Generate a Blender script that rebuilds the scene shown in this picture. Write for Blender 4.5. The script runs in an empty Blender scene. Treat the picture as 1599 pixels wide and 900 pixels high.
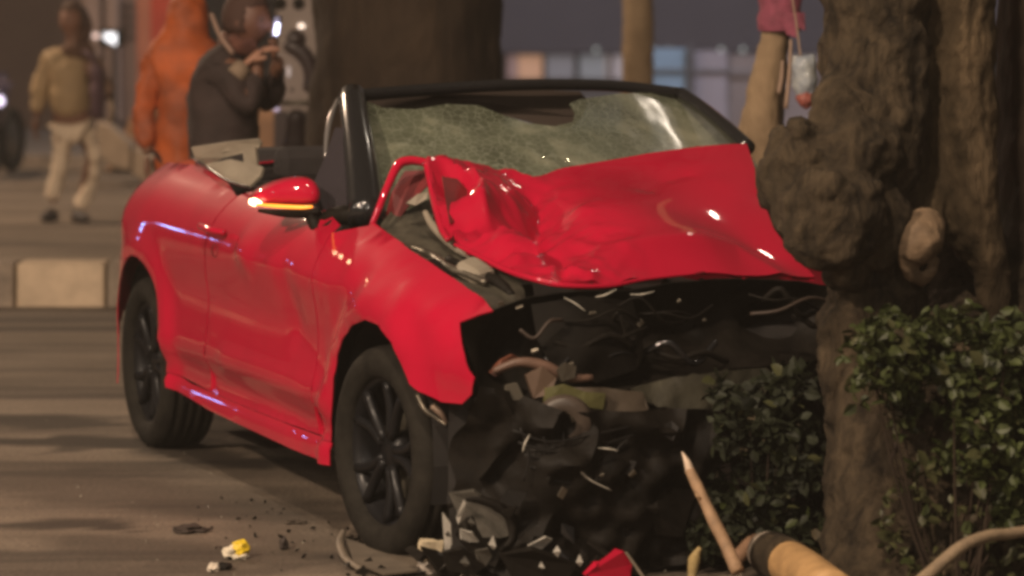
import bpy, bmesh, math, random
import numpy as np
from mathutils import Vector, Matrix, noise, geometry
R = math.radians
rnd = random.Random(7)
scene = bpy.context.scene
C = scene.collection

# ------------------------------------------------------------------ camera
FPX, CAMH, PITCH = 5164.0, 1.675, 0.0885
cam_d = bpy.data.cameras.new('camera'); cam = bpy.data.objects.new('camera', cam_d); C.objects.link(cam)
cam.location = (0, 0, CAMH); cam.rotation_euler = (math.pi/2 - PITCH, 0, 0)
cam_d.sensor_width = 36; cam_d.lens = 36*FPX/1599; cam_d.clip_start = .1; cam_d.clip_end = 1000
cam_d.dof.use_dof = True; cam_d.dof.focus_distance = 10.2; cam_d.dof.aperture_fstop = 2.6
scene.camera = cam
scene.view_settings.view_transform = 'Standard'; scene.view_settings.look = 'None'
scene.view_settings.exposure = 0.0; scene.view_settings.gamma = 1
scene.cycles.pixel_filter_type = 'GAUSSIAN'; scene.cycles.filter_width = 3.9
scene.cycles.use_denoising = True
scene.cycles.max_bounces = 6

# ------------------------------------------------------------------ night sky glow, street lamps, and lamps added for glints and fill
world = bpy.data.worlds.new('World'); scene.world = world; world.use_nodes = True
wn = world.node_tree.nodes['Background']
wn.inputs[0].default_value = (1.0, .74, .54, 1); wn.inputs[1].default_value = .048

def lamp(name, loc, target, size, power, col, shape='DISK'):
    d = bpy.data.lights.new(name, 'AREA'); d.shape = shape; d.size = size; d.energy = power; d.color = col
    o = bpy.data.objects.new(name, d); C.objects.link(o); o.location = loc
    o.rotation_euler = (Vector(target)-Vector(loc)).to_track_quat('-Z', 'Y').to_euler()
    return o
lamp('street_and_added_lamp', (-7.5, 1.5, 7.5), (-.5, 11.5, .3), .55, 1350, (1, .76, .56))
lamp('street_and_added_lamp', (-1.6, 3.6, 8.5), (.3, 10, .4), .5, 600, (1, .78, .58))
lamp('street_and_added_lamp', (-12, 5, 5.5), (-.5, 11.5, .8), .28, 210, (1, .82, .66))  # added lamp, only for glints on the paint
lamp('street_and_added_lamp', (3.0, -9, 7), (.2, 10.5, .8), .28, 260, (1, .88, .74))  # added behind the camera for more glints on the paint
lamp('street_and_added_lamp', (-5.5, -4, 6), (.2, 10.5, .8), .28, 240, (1, .84, .68))  # another added lamp, for glints on bonnet and wing
lamp('street_and_added_lamp', (-9, 27, 8), (-3, 24, 0), .5, 900, (1, .72, .5))
lamp('police_light', (-8.3, 20.6, 1.5), (-1.1, 11.6, .6), .14, 1.6, (.22, .40, 1))
lamp('street_and_added_lamp', (4.2, 19.6, 9.2), (.4, 11.6, 1.2), .35, 34, (1, .84, .68))
lamp('street_and_added_lamp', (3.5, 40, 7), (0, 55, 1.5), .5, 1100, (.8, .8, .95))  # added to brighten the far wall and building
lamp('street_and_added_lamp', (4.5, 30, 6.5), (2, 36, .6), .4, 380, (.85, .9, 1))  # added to brighten the gate panels

# ------------------------------------------------------------------ helpers
CP, SP = math.cos(PITCH), math.sin(PITCH)
CAM = Vector((0, 0, CAMH))
def ray(px, py):
    a, b = (px-799.5)/FPX, -(py-450)/FPX
    return Vector((a, CP + b*SP, -SP + b*CP))
def at(px, py, y):            # world point seen at a photo pixel, at distance y along the ground
    r = ray(px, py); return CAM + r*(y/r.y)
def on_ground(px, py, z=0):
    r = ray(px, py); return CAM + r*((z-CAMH)/r.z)
YAW = 0.37828; CX, CY = .42385, 10.12081
CAR = Matrix(((math.sin(YAW), math.cos(YAW), 0, CX), (-math.cos(YAW), math.sin(YAW), 0, CY), (0, 0, 1, 0), (0, 0, 0, 1)))
CINV = CAR.inverted()
cC = CINV @ CAM
def rc(px, py): return CINV.to_3x3() @ ray(px, py)
def PX(px, py, X):
    if X > .5: X = .5+(X-.5)*.45          # the nose is pushed back
    r = rc(px, py); return cC + r*((X-cC.x)/r.x)     # car-frame point on the plane X = const
def PY(px, py, Y): r = rc(px, py); return cC + r*((Y-cC.y)/r.y)
def PZ(px, py, Z): r = rc(px, py); return cC + r*((Z-cC.z)/r.z)

def setp(o, label=None, cat=None, group=None, kind=None):
    if label: o['label'] = label
    if cat: o['category'] = cat
    if group: o['group'] = group
    if kind: o['kind'] = kind
    return o
def thing(name, loc, label, cat, group=None, rz=0):
    o = bpy.data.objects.new(name, None); C.objects.link(o); o.location = loc; o.rotation_euler.z = rz
    o.empty_display_size = .1
    return setp(o, label, cat, group)
def link(name, me, mat=None, parent=None):
    o = bpy.data.objects.new(name, me); C.objects.link(o)
    if mat is not None and not me.materials: me.materials.append(mat)
    if parent is not None: o.parent = parent
    return o
def from_bm(name, bm, mat=None, parent=None, smooth=True):
    me = bpy.data.meshes.new(name); bm.normal_update(); bm.to_mesh(me); bm.free()
    if smooth: me.polygons.foreach_set('use_smooth', [True]*len(me.polygons))
    return link(name, me, mat, parent)
def from_py(name, vs, fs, mat=None, parent=None, smooth=False):
    me = bpy.data.meshes.new(name); me.from_pydata([tuple(v) for v in vs], [], fs); me.update()
    if smooth: me.polygons.foreach_set('use_smooth', [True]*len(me.polygons))
    return link(name, me, mat, parent)
def solid(o, t, off=0):
    m = o.modifiers.new('solid', 'SOLIDIFY'); m.thickness = t; m.offset = off; m.use_even_offset = False
    e = o.modifiers.new('edges', 'EDGE_SPLIT'); e.split_angle = R(55); return o
def bevel(o, w, seg=2):
    m = o.modifiers.new('bevel', 'BEVEL'); m.width = w; m.segments = seg; m.limit_method = 'ANGLE'; m.angle_limit = R(35); return o
def sub(o, n=1):
    m = o.modifiers.new('sub', 'SUBSURF'); m.levels = n; m.render_levels = n; return o
def box_bm(bm, c, s, rot=None, jit=0):
    g = bmesh.ops.create_cube(bm, size=1)
    M = Matrix.Translation(Vector(c)) @ (rot.to_4x4() if rot else Matrix.Identity(4)) @ Matrix.Diagonal((s[0], s[1], s[2], 1))
    for v in g['verts']:
        v.co = M @ v.co
        if jit: v.co += Vector((rnd.uniform(-jit, jit), rnd.uniform(-jit, jit), rnd.uniform(-jit, jit)))
def box(name, c, s, mat, parent=None, bev=.006, rot=None, jit=0):
    bm = bmesh.new(); box_bm(bm, c, s, rot, jit); o = from_bm(name, bm, mat, parent, False)
    if bev: bevel(o, bev)
    return o
def eul(x=0, y=0, z=0):
    from mathutils import Euler
    return Euler((R(x), R(y), R(z))).to_matrix()

def tube_bm(bm, pts, rad, n=8, caps=True, flat=1.0):
    pts = [Vector(p) for p in pts]
    if not isinstance(rad, (list, tuple)): rad = [rad]*len(pts)
    rings = []; prev = None
    for i, p in enumerate(pts):
        t = (pts[min(i+1, len(pts)-1)]-pts[max(i-1, 0)]).normalized()
        if prev is None:
            prev = Vector((0, 0, 1)) if abs(t.z) < .9 else Vector((1, 0, 0))
        u = (prev - t*prev.dot(t)).normalized(); w = t.cross(u); prev = u
        rings.append([bm.verts.new(p + (u*math.cos(a)*flat + w*math.sin(a))*rad[i]) for a in [2*math.pi*k/n for k in range(n)]])
    for a, b in zip(rings, rings[1:]):
        for k in range(n): bm.faces.new((a[k], a[(k+1) % n], b[(k+1) % n], b[k]))
    if caps:
        bm.faces.new(rings[0][::-1]); bm.faces.new(rings[-1])
def smooth_path(pts, per=6):
    pts = [Vector(p) for p in pts]; out = []
    P = [pts[0]*2-pts[1]] + pts + [pts[-1]*2-pts[-2]]
    for i in range(1, len(P)-2):
        for k in range(per):
            t = k/per; a, b, c, d = P[i-1:i+3]
            out.append(.5*((2*b) + (c-a)*t + (2*a-5*b+4*c-d)*t*t + (3*b-a-3*c+d)*t**3))
    out.append(pts[-1]); return out
def lerp_list(v, n):
    return [float(x) for x in np.interp(np.linspace(0, len(v)-1, n), range(len(v)), v)]
def tube(name, pts, rad, mat, parent=None, n=8, per=5, flat=1.0):
    p = smooth_path(pts, per) if len(pts) > 2 else [Vector(q) for q in pts]
    r = lerp_list(rad, len(p)) if isinstance(rad, (list, tuple)) else rad
    bm = bmesh.new(); tube_bm(bm, p, r, n, True, flat)
    return from_bm(name, bm, mat, parent)
def lathe(name, prof, mat, parent=None, n=48, axis='Y', closed=False):
    bm = bmesh.new(); rings = []
    for k in range(n):
        a = 2*math.pi*k/n; c, s = math.cos(a), math.sin(a)
        rings.append([bm.verts.new((r*c, h, r*s) if axis == 'Y' else (r*c, r*s, h)) for r, h in prof])
    m = len(prof)
    for k in range(n):
        a, b = rings[k], rings[(k+1) % n]
        for i in range(m if closed else m-1):
            bm.faces.new((a[i], a[(i+1) % m], b[(i+1) % m], b[i]))
    bmesh.ops.remove_doubles(bm, verts=bm.verts, dist=1e-5)
    bmesh.ops.recalc_face_normals(bm, faces=bm.faces)
    return from_bm(name, bm, mat, parent)

def inside(p, poly):
    x, y = p; c = False; n = len(poly); j = n-1
    for i in range(n):
        xi, yi = poly[i]; xj, yj = poly[j]
        if (yi > y) != (yj > y) and x < (xj-xi)*(y-yi)/(yj-yi)+xi: c = not c
        j = i
    return c
def densify(poly, step, closed=True):
    out = []
    for i in range(len(poly) if closed else len(poly)-1):
        a = np.array(poly[i], float); b = np.array(poly[(i+1) % len(poly)], float)
        n = max(1, int(math.ceil(np.linalg.norm(b-a)/step)))
        for k in range(n): out.append(tuple(a+(b-a)*k/n))
    return out
def rounded(poly, it=2, keep=()):
    """corner cutting, so an outline measured at a few points becomes a curve"""
    for _ in range(it):
        out = []
        for i in range(len(poly)):
            a = np.array(poly[i-1], float); b = np.array(poly[i], float); c = np.array(poly[(i+1) % len(poly)], float)
            if i in keep and _ == 0: out += [tuple(b), tuple(b)]; continue
            out += [tuple(b+(a-b)*.25), tuple(b+(c-b)*.25)]
        poly = out
    return poly
def patch(name, outline, fn, step, mat, parent, holes=(), thick=.004, smooth=True):
    loops = [densify(l, step) for l in [outline]+list(holes)]
    vs = []; es = []
    for l in loops:
        s = len(vs); vs += [Vector(p) for p in l]; es += [(s+i, s+(i+1) % len(l)) for i in range(len(l))]
    B = np.array([tuple(v) for v in vs])
    mn, mx = B.min(0), B.max(0)
    j = 0; y = mn[1]
    while y < mx[1]:
        x = mn[0] + (step*.5 if j % 2 else 0)
        while x < mx[0]:
            p = (x, y)
            if inside(p, loops[0]) and not any(inside(p, h) for h in loops[1:]) and ((B-p)**2).sum(1).min() > (step*.5)**2:
                vs.append(Vector(p))
            x += step
        y += step*.87; j += 1
    ov, oe, of, *_ = geometry.delaunay_2d_cdt(vs, es, [], 0, 1e-6)
    fs = []
    for f in of:
        c = sum((ov[i] for i in f), Vector((0, 0)))/len(f)
        if inside(c, loops[0]) and not any(inside(c, h) for h in loops[1:]): fs.append(list(f))
    o = from_py(name, [fn(v.x, v.y) for v in ov], fs, mat, parent, smooth)
    if thick: solid(o, thick)
    return o
class TPS:
    def __init__(s, P, V, lam=1e-6):
        s.P = np.array(P, float); n = len(P)
        s.V = np.array(V, float)
        K = s.k(s.P[:, None]-s.P[None]); K += lam*np.eye(n)
        A = np.zeros((n+3, n+3)); A[:n, :n] = K; A[:n, n] = 1; A[:n, n+1:] = s.P; A[n:, :n] = A[:n, n:].T
        b = np.zeros((n+3,)+s.V.shape[1:]); b[:n] = s.V; s.w = np.linalg.lstsq(A, b, rcond=None)[0]
    def k(s, d):
        r2 = (d**2).sum(-1); return r2*np.log(r2+1e-12)
    def __call__(s, x, y):
        k = s.k(s.P-np.array([x, y])); return k@s.w[:-3]+s.w[-3]+s.w[-2]*x+s.w[-1]*y

# ------------------------------------------------------------------ materials
def mat(name, col, rough=.6, metal=0, coat=0, coat_r=.05, var=0, vscale=8, bump=0, bscale=30, col2=None, spec=.5, detail=4, emit=None, es=0, trans=0, coords='Object'):
    m = bpy.data.materials.new(name); m.use_nodes = True; nt = m.node_tree; N = nt.nodes; L = nt.links
    b = N['Principled BSDF']
    b.inputs['Base Color'].default_value = (*col, 1); b.inputs['Roughness'].default_value = rough
    b.inputs['Metallic'].default_value = metal; b.inputs['Coat Weight'].default_value = coat; b.inputs['Coat Roughness'].default_value = coat_r
    b.inputs['Specular IOR Level'].default_value = spec
    if trans: b.inputs['Transmission Weight'].default_value = trans
    if emit: b.inputs['Emission Color'].default_value = (*emit, 1); b.inputs['Emission Strength'].default_value = es
    tc = N.new('ShaderNodeTexCoord')
    if var or col2:
        n = N.new('ShaderNodeTexNoise'); n.inputs['Scale'].default_value = vscale; n.inputs['Detail'].default_value = detail; n.inputs['Roughness'].default_value = .65
        L.new(tc.outputs[coords], n.inputs['Vector'])
        r = N.new('ShaderNodeValToRGB'); r.color_ramp.elements[0].position = .32; r.color_ramp.elements[1].position = .68
        c2 = col2 or tuple(min(1, c*(1+var)) for c in col); c1 = col if col2 else tuple(c*(1-var) for c in col)
        r.color_ramp.elements[0].color = (*c1, 1); r.color_ramp.elements[1].color = (*c2, 1)
        L.new(n.outputs[0], r.inputs[0]); L.new(r.outputs[0], b.inputs['Base Color'])
    if bump:
        n2 = N.new('ShaderNodeTexNoise'); n2.inputs['Scale'].default_value = bscale; n2.inputs['Detail'].default_value = detail
        L.new(tc.outputs[coords], n2.inputs['Vector'])
        bp = N.new('ShaderNodeBump'); bp.inputs['Strength'].default_value = 1; bp.inputs['Distance'].default_value = bump
        L.new(n2.outputs[0], bp.inputs['Height']); L.new(bp.outputs[0], b.inputs['Normal'])
    return m
RED = mat('red_paint', (.42, .006, .031), .5, .0, 1, .05, spec=.03, bump=.002, bscale=3.0, detail=1, var=.05, vscale=5)
BLACKGLOSS = mat('gloss_black', (.012, .012, .013), .22, 0, .6, .08, bump=.001, bscale=12)
BLACKP = mat('black_plastic', (.008, .0065, .005), .6, spec=.12, bump=.004, bscale=25, var=.4, vscale=9)
DARK = mat('dark_inside', (.012, .010, .009), .85, var=.3)
RUBBER = mat('tyre_rubber', (.017, .015, .012), .85, spec=.15, var=.35, vscale=14, bump=.002, bscale=60)
RIMB = mat('black_rim', (.008, .008, .009), .45, .1, .12, .2, spec=.2)
METAL = mat('bent_metal', (.16, .14, .11), .38, .75, var=.4, bump=.004, bscale=18)
DULLMETAL = mat('dull_metal', (.075, .068, .050), .6, .3, var=.4, vscale=12, bump=.004, bscale=25)
CHROME = mat('chrome', (.75, .73, .7), .12, 1)
CREAM = mat('grey_beige_trim', (.25, .215, .165), .6, var=.15, bump=.002)
YGREEN = mat('yellow_green_plastic', (.085, .082, .03), .45, var=.35, bump=.003)
FABRIC = mat('black_fabric', (.02, .016, .016), .9, bump=.002, bscale=80, var=.3)

def crazed_glass():
    m = bpy.data.materials.new('crazed_glass'); m.use_nodes = True; nt = m.node_tree; N = nt.nodes; L = nt.links
    b = N['Principled BSDF']; tc = N.new('ShaderNodeTexCoord')
    v = N.new('ShaderNodeTexVoronoi'); v.feature = 'DISTANCE_TO_EDGE'; v.inputs['Scale'].default_value = 34
    nz = N.new('ShaderNodeTexNoise'); nz.inputs['Scale'].default_value = 4.2; nz.inputs['Detail'].default_value = 4; nz.inputs['Roughness'].default_value = .55; nz.inputs['Distortion'].default_value = .5
    nz2 = N.new('ShaderNodeTexNoise'); nz2.inputs['Scale'].default_value = 2.3; nz2.inputs['Detail'].default_value = 3
    mp = N.new('ShaderNodeMapping'); mp.inputs['Scale'].default_value = (1, 1, 1)
    L.new(tc.outputs['Object'], mp.inputs[0])
    for q in (v, nz, nz2): L.new(mp.outputs[0], q.inputs['Vector'])
    r = N.new('ShaderNodeValToRGB'); e = r.color_ramp.elements
    e[0].position = .32; e[0].color = (.065, .072, .045, 1); e[1].position = .68; e[1].color = (.30, .30, .215, 1)
    x = r.color_ramp.elements.new(.52); x.color = (.125, .138, .092, 1)
    L.new(nz.outputs[0], r.inputs[0])
    cr = N.new('ShaderNodeMath'); cr.operation = 'LESS_THAN'; cr.inputs[1].default_value = .055; L.new(v.outputs['Distance'], cr.inputs[0])
    mx = N.new('ShaderNodeMix'); mx.data_type = 'RGBA'; mx.inputs[7].default_value = (.30, .32, .25, 1)
    mm = N.new('ShaderNodeMath'); mm.operation = 'MULTIPLY'; mm.inputs[1].default_value = .42; L.new(cr.outputs[0], mm.inputs[0])
    L.new(mm.outputs[0], mx.inputs[0]); L.new(r.outputs[0], mx.inputs[6]); L.new(mx.outputs[2], b.inputs['Base Color'])
    b.inputs['Roughness'].default_value = .45; b.inputs['Coat Weight'].default_value = .3; b.inputs['Coat Roughness'].default_value = .12
    ad = N.new('ShaderNodeMath'); ad.operation = 'MULTIPLY_ADD'; ad.inputs[1].default_value = .25; L.new(cr.outputs[0], ad.inputs[0]); L.new(nz.outputs[0], ad.inputs[2])
    bp = N.new('ShaderNodeBump'); bp.inputs['Distance'].default_value = .006; bp.inputs['Strength'].default_value = .7
    L.new(ad.outputs[0], bp.inputs['Height']); L.new(bp.outputs[0], b.inputs['Normal'])
    # laminated glass: partly see-through between the crazed areas
    tr = N.new('ShaderNodeBsdfTransparent'); tr.inputs[0].default_value = (.8, .86, .8, 1); ms = N.new('ShaderNodeMixShader')
    rr = N.new('ShaderNodeValToRGB'); rr.color_ramp.elements[0].position = .35; rr.color_ramp.elements[0].color = (.6,)*3+(1,); rr.color_ramp.elements[1].position = .6; rr.color_ramp.elements[1].color = (.92,)*3+(1,)
    L.new(nz2.outputs[0], rr.inputs[0]); L.new(rr.outputs[0], ms.inputs[0]); L.new(tr.outputs[0], ms.inputs[1]); L.new(b.outputs[0], ms.inputs[2])
    L.new(ms.outputs[0], N['Material Output'].inputs[0]); return m
CRAZED = crazed_glass()
GLASS = mat('clear_plastic', (.7, .72, .7), .08, 0, trans=.85, spec=.6)

def bark(name, c1, c2, bump=.03, sc=5, stretch=.35):
    m = bpy.data.materials.new(name); m.use_nodes = True; nt = m.node_tree; N = nt.nodes; L = nt.links
    b = N['Principled BSDF']; b.inputs['Roughness'].default_value = .9; b.inputs['Specular IOR Level'].default_value = .25
    tc = N.new('ShaderNodeTexCoord'); mp = N.new('ShaderNodeMapping'); mp.inputs['Scale'].default_value = (1, 1, stretch)
    L.new(tc.outputs['Object'], mp.inputs[0])
    a = N.new('ShaderNodeTexNoise'); a.inputs['Scale'].default_value = sc; a.inputs['Detail'].default_value = 8; a.inputs['Roughness'].default_value = .68; a.inputs['Distortion'].default_value = .6
    c = N.new('ShaderNodeTexNoise'); c.inputs['Scale'].default_value = 26; c.inputs['Detail'].default_value = 6
    L.new(mp.outputs[0], a.inputs['Vector']); L.new(mp.outputs[0], c.inputs['Vector'])
    r = N.new('ShaderNodeValToRGB'); r.color_ramp.elements[0].position = .33; r.color_ramp.elements[1].position = .66
    r.color_ramp.elements[0].color = (*c1, 1); r.color_ramp.elements[1].color = (*c2, 1); L.new(a.outputs[0], r.inputs[0]); L.new(r.outputs[0], b.inputs['Base Color'])
    ad = N.new('ShaderNodeMath'); ad.operation = 'MULTIPLY_ADD'; ad.inputs[1].default_value = .35; L.new(c.outputs[0], ad.inputs[0]); L.new(a.outputs[0], ad.inputs[2])
    bp = N.new('ShaderNodeBump'); bp.inputs['Distance'].default_value = bump; L.new(ad.outputs[0], bp.inputs['Height']); L.new(bp.outputs[0], b.inputs['Normal'])
    return m
BARK = bark('bark', (.009, .0065, .004), (.084, .061, .036), .04, 14, .45)
BARKB = bark('burl_bark', (.016, .012, .008), (.120, .096, .066), .02, 16, .8)
BARKL = bark('pale_bark', (.030, .021, .011), (.150, .105, .060), .035, 6, .4)
BARKD = bark('dark_bark', (.014, .009, .006), (.050, .033, .021), .03, 3)
BARKTAN = bark('tan_bark', (.16, .11, .065), (.36, .26, .16), .01, 4)
WOOD = mat('split_wood', (.42, .27, .15), .7, var=.25, vscale=12, bump=.004)

# ------------------------------------------------------------------ ground
def asphalt():
    m = bpy.data.materials.new('asphalt'); m.use_nodes = True; nt = m.node_tree; N = nt.nodes; L = nt.links
    b = N['Principled BSDF']; b.inputs['Roughness'].default_value = .75; b.inputs['Specular IOR Level'].default_value = .35
    tc = N.new('ShaderNodeTexCoord')
    def nz(s, d=5, ro=.6, dist=0, scl=(1, 1, 1)):
        mp = N.new('ShaderNodeMapping'); mp.inputs['Scale'].default_value = scl; L.new(tc.outputs['Object'], mp.inputs[0])
        n = N.new('ShaderNodeTexNoise'); n.inputs['Scale'].default_value = s; n.inputs['Detail'].default_value = d; n.inputs['Roughness'].default_value = ro; n.inputs['Distortion'].default_value = dist
        L.new(mp.outputs[0], n.inputs['Vector']); return n
    big = nz(1.0, 4, .6, .4, (.5, 1.0, 1)); fine = nz(70, 4, .8); streak = nz(1.0, 3, .5, .5, (.28, 2.6, 1))
    r = N.new('ShaderNodeValToRGB'); e = r.color_ramp.elements; e[0].position = .35; e[0].color = (.115, .092, .072, 1); e[1].position = .56; e[1].color = (.275, .222, .170, 1)
    L.new(streak.outputs[0], r.inputs[0])
    r2 = N.new('ShaderNodeValToRGB'); e = r2.color_ramp.elements; e[0].position = .3; e[0].color = (.62, .6, .57, 1); e[1].position = .68; e[1].color = (1.12, 1.1, 1.08, 1)
    L.new(big.outputs[0], r2.inputs[0])
    r3 = N.new('ShaderNodeValToRGB'); e = r3.color_ramp.elements; e[0].position = .36; e[0].color = (.60, .60, .60, 1); e[1].position = .64; e[1].color = (1.3, 1.3, 1.3, 1)
    L.new(fine.outputs[0], r3.inputs[0])
    m1 = N.new('ShaderNodeMix'); m1.data_type = 'RGBA'; m1.blend_type = 'MULTIPLY'; m1.inputs[0].default_value = 1
    m2 = N.new('ShaderNodeMix'); m2.data_type = 'RGBA'; m2.blend_type = 'MULTIPLY'; m2.inputs[0].default_value = 1
    L.new(r.outputs[0], m1.inputs[6]); L.new(r2.outputs[0], m1.inputs[7]); L.new(m1.outputs[2], m2.inputs[6]); L.new(r3.outputs[0], m2.inputs[7])
    aa = N.new('ShaderNodeAttribute'); aa.attribute_name = 'shade_mark'; m3 = N.new('ShaderNodeMix'); m3.data_type = 'RGBA'; m3.inputs[7].default_value = (.022, .016, .012, 1)
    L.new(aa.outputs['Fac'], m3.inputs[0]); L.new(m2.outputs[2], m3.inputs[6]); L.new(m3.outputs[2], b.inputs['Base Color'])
    bp = N.new('ShaderNodeBump'); bp.inputs['Distance'].default_value = .012; L.new(fine.outputs[0], bp.inputs['Height']); L.new(bp.outputs[0], b.inputs['Normal'])
    return m
ASPH = asphalt()
def gz(x, y):
    return .006*noise.noise(Vector((x*1.2, y*1.6, 3)))+.003*noise.noise(Vector((x*5, y*5, 1)))
def grid(name, xs, ys, fn, m, kind='structure'):
    vs = [(x, y, fn(x, y)) for y in ys for x in xs]; n = len(xs)
    fs = [(j*n+i, j*n+i+1, (j+1)*n+i+1, (j+1)*n+i) for j in range(len(ys)-1) for i in range(n-1)]
    return setp(from_py(name, vs, fs, m, None, True), kind=kind)
xs = sorted(set([-600, -200, -80, -40, -20, -10, -6, 6, 10, 20, 40, 80, 200, 600]+list(np.round(np.arange(-4, 4.01, .06), 3))))
ys = sorted(set([-60, -20, 0, 4, 7, 32, 45, 70, 100, 200, 700]+list(np.round(np.arange(8.5, 16, .05), 3))+list(np.round(np.arange(16, 30, .3), 3))))
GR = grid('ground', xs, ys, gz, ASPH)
# painted wheel shadow and other dark bands, kept as a mask on the asphalt
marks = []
def shade_mark(pxs, dark):
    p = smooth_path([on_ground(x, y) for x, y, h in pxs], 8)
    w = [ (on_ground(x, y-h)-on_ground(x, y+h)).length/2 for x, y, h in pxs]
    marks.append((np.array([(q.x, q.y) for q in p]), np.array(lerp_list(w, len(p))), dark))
shade_mark([(-60, 648, 3), (40, 655, 9), (110, 662, 8), (200, 664, 2)], .75)  # wheel shadow painted as a dark band
shade_mark([(-60, 682, 2), (40, 692, 6), (110, 690, 12), (170, 694, 15), (260, 700, 6), (360, 722, 8), (420, 732, 2)], .85)  # rear wheel's shadow, painted as a band to the left
shade_mark([(-60, 738, 5), (60, 748, 22), (180, 765, 19), (300, 780, 17), (390, 800, 13), (430, 815, 4)], .50)
shade_mark([(-60, 822, 2), (60, 822, 6), (130, 818, 9), (200, 830, 2)], .8)
shade_mark([(110, 838, 3), (170, 848, 12), (250, 866, 20), (330, 880, 14)], .50)
shade_mark([(-60, 862, 8), (30, 876, 16), (100, 892, 20), (160, 912, 12)], .5)
shade_mark([(240, 885, 3), (300, 890, 10), (380, 893, 8), (470, 880, 4)], .6)
shade_mark([(380, 760, 4), (440, 790, 10), (500, 850, 14), (520, 890, 8)], .35)
shade_mark([(560, 870, 10), (700, 880, 26), (900, 890, 30), (1050, 890, 14)], .7)
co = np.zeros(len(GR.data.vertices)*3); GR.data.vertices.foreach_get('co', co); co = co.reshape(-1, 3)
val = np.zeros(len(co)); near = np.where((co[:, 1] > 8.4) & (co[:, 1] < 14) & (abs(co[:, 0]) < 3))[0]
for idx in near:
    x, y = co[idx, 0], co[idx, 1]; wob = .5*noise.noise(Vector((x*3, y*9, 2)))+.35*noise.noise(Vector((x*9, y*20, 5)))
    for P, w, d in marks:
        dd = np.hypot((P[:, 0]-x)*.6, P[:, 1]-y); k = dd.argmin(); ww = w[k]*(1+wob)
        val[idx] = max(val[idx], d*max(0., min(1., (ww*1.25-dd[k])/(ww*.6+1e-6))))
at_ = GR.data.attributes.new('shade_mark', 'FLOAT', 'POINT'); at_.data.foreach_set('value', val)

# ------------------------------------------------------------------ kerbs and far side
KW = mat('kerb_paint_white', (.50, .38, .26), .7, var=.2, vscale=6, bump=.004)
KB = mat('kerb_paint_black', (.25, .195, .145), .75, var=.35, vscale=6, bump=.004)
CONC = mat('concrete', (.22, .17, .125), .85, var=.2, vscale=4, bump=.006)
CONCL = mat('pale_concrete', (.36, .27, .19), .8, var=.2, vscale=4, bump=.006)
kb = setp(bpy.data.objects.new('kerb', None), kind='structure'); C.objects.link(kb); kb.location = (0, 17.75, 0)
for i in range(-14, 12):
    x0 = on_ground(23, 485).x + i*.49
    bm = bmesh.new(); box_bm(bm, (x0+.21, .17, .065), (.478, .34, .33)); 
    for v in bm.verts:
        if v.co.z > .1 and v.co.y < .1: v.co.y += .05
    o = from_bm('kerb_block', bm, KW if i % 2 == 0 else KB, kb, False); bevel(o, .02, 3)
grid('far_pavement', [-30, -10, -2.95+.0, -1.4, 30], [32.3, 40, 60, 80], lambda x, y: .1, mat('far_paving', (.19, .165, .15), .8, var=.15, vscale=1))
fk = box('far_kerb', (-6, 32.2, .05), (30, .16, .14), KB, None, .02); setp(fk, kind='structure')

# barrier segments: pale concrete kerb stones lying in a curve behind the walker
bt = thing('concrete_barrier', (-3.3, 29, 0), 'pale concrete barrier with a dark joint, curving away behind the car boot', 'barrier')
def bpt(px, py, y): return at(px, py, y)-Vector(bt.location)
def slab(name, c, m, parent, thick=.35):
    f = [bpt(x, y, 29+d) for x, y, d in c]; n = len(f)
    vs = f+[p+Vector((0, thick, 0)) for p in f]
    fs = [tuple(range(n))]+[tuple(range(2*n-1, n-1, -1))]+[(i, i+n, (i+1) % n+n, (i+1) % n) for i in range(n)]
    bm = bmesh.new(); V = [bm.verts.new(v) for v in vs]
    for q in fs: bm.faces.new([V[i] for i in q])
    bmesh.ops.recalc_face_normals(bm, faces=bm.faces)
    return bevel(from_bm(name, bm, m, parent, False), .02, 3)
slab('barrier_block', [(150, 190, 0), (172, 197, 0), (206, 226, 0), (204, 268, 0), (175, 262, 0), (150, 240, 0)], CONCL, bt)
slab('barrier_block', [(209, 230, 0), (250, 252, 0), (262, 285, 0), (230, 288, 0), (207, 272, 0)], CONCL, bt)
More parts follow.
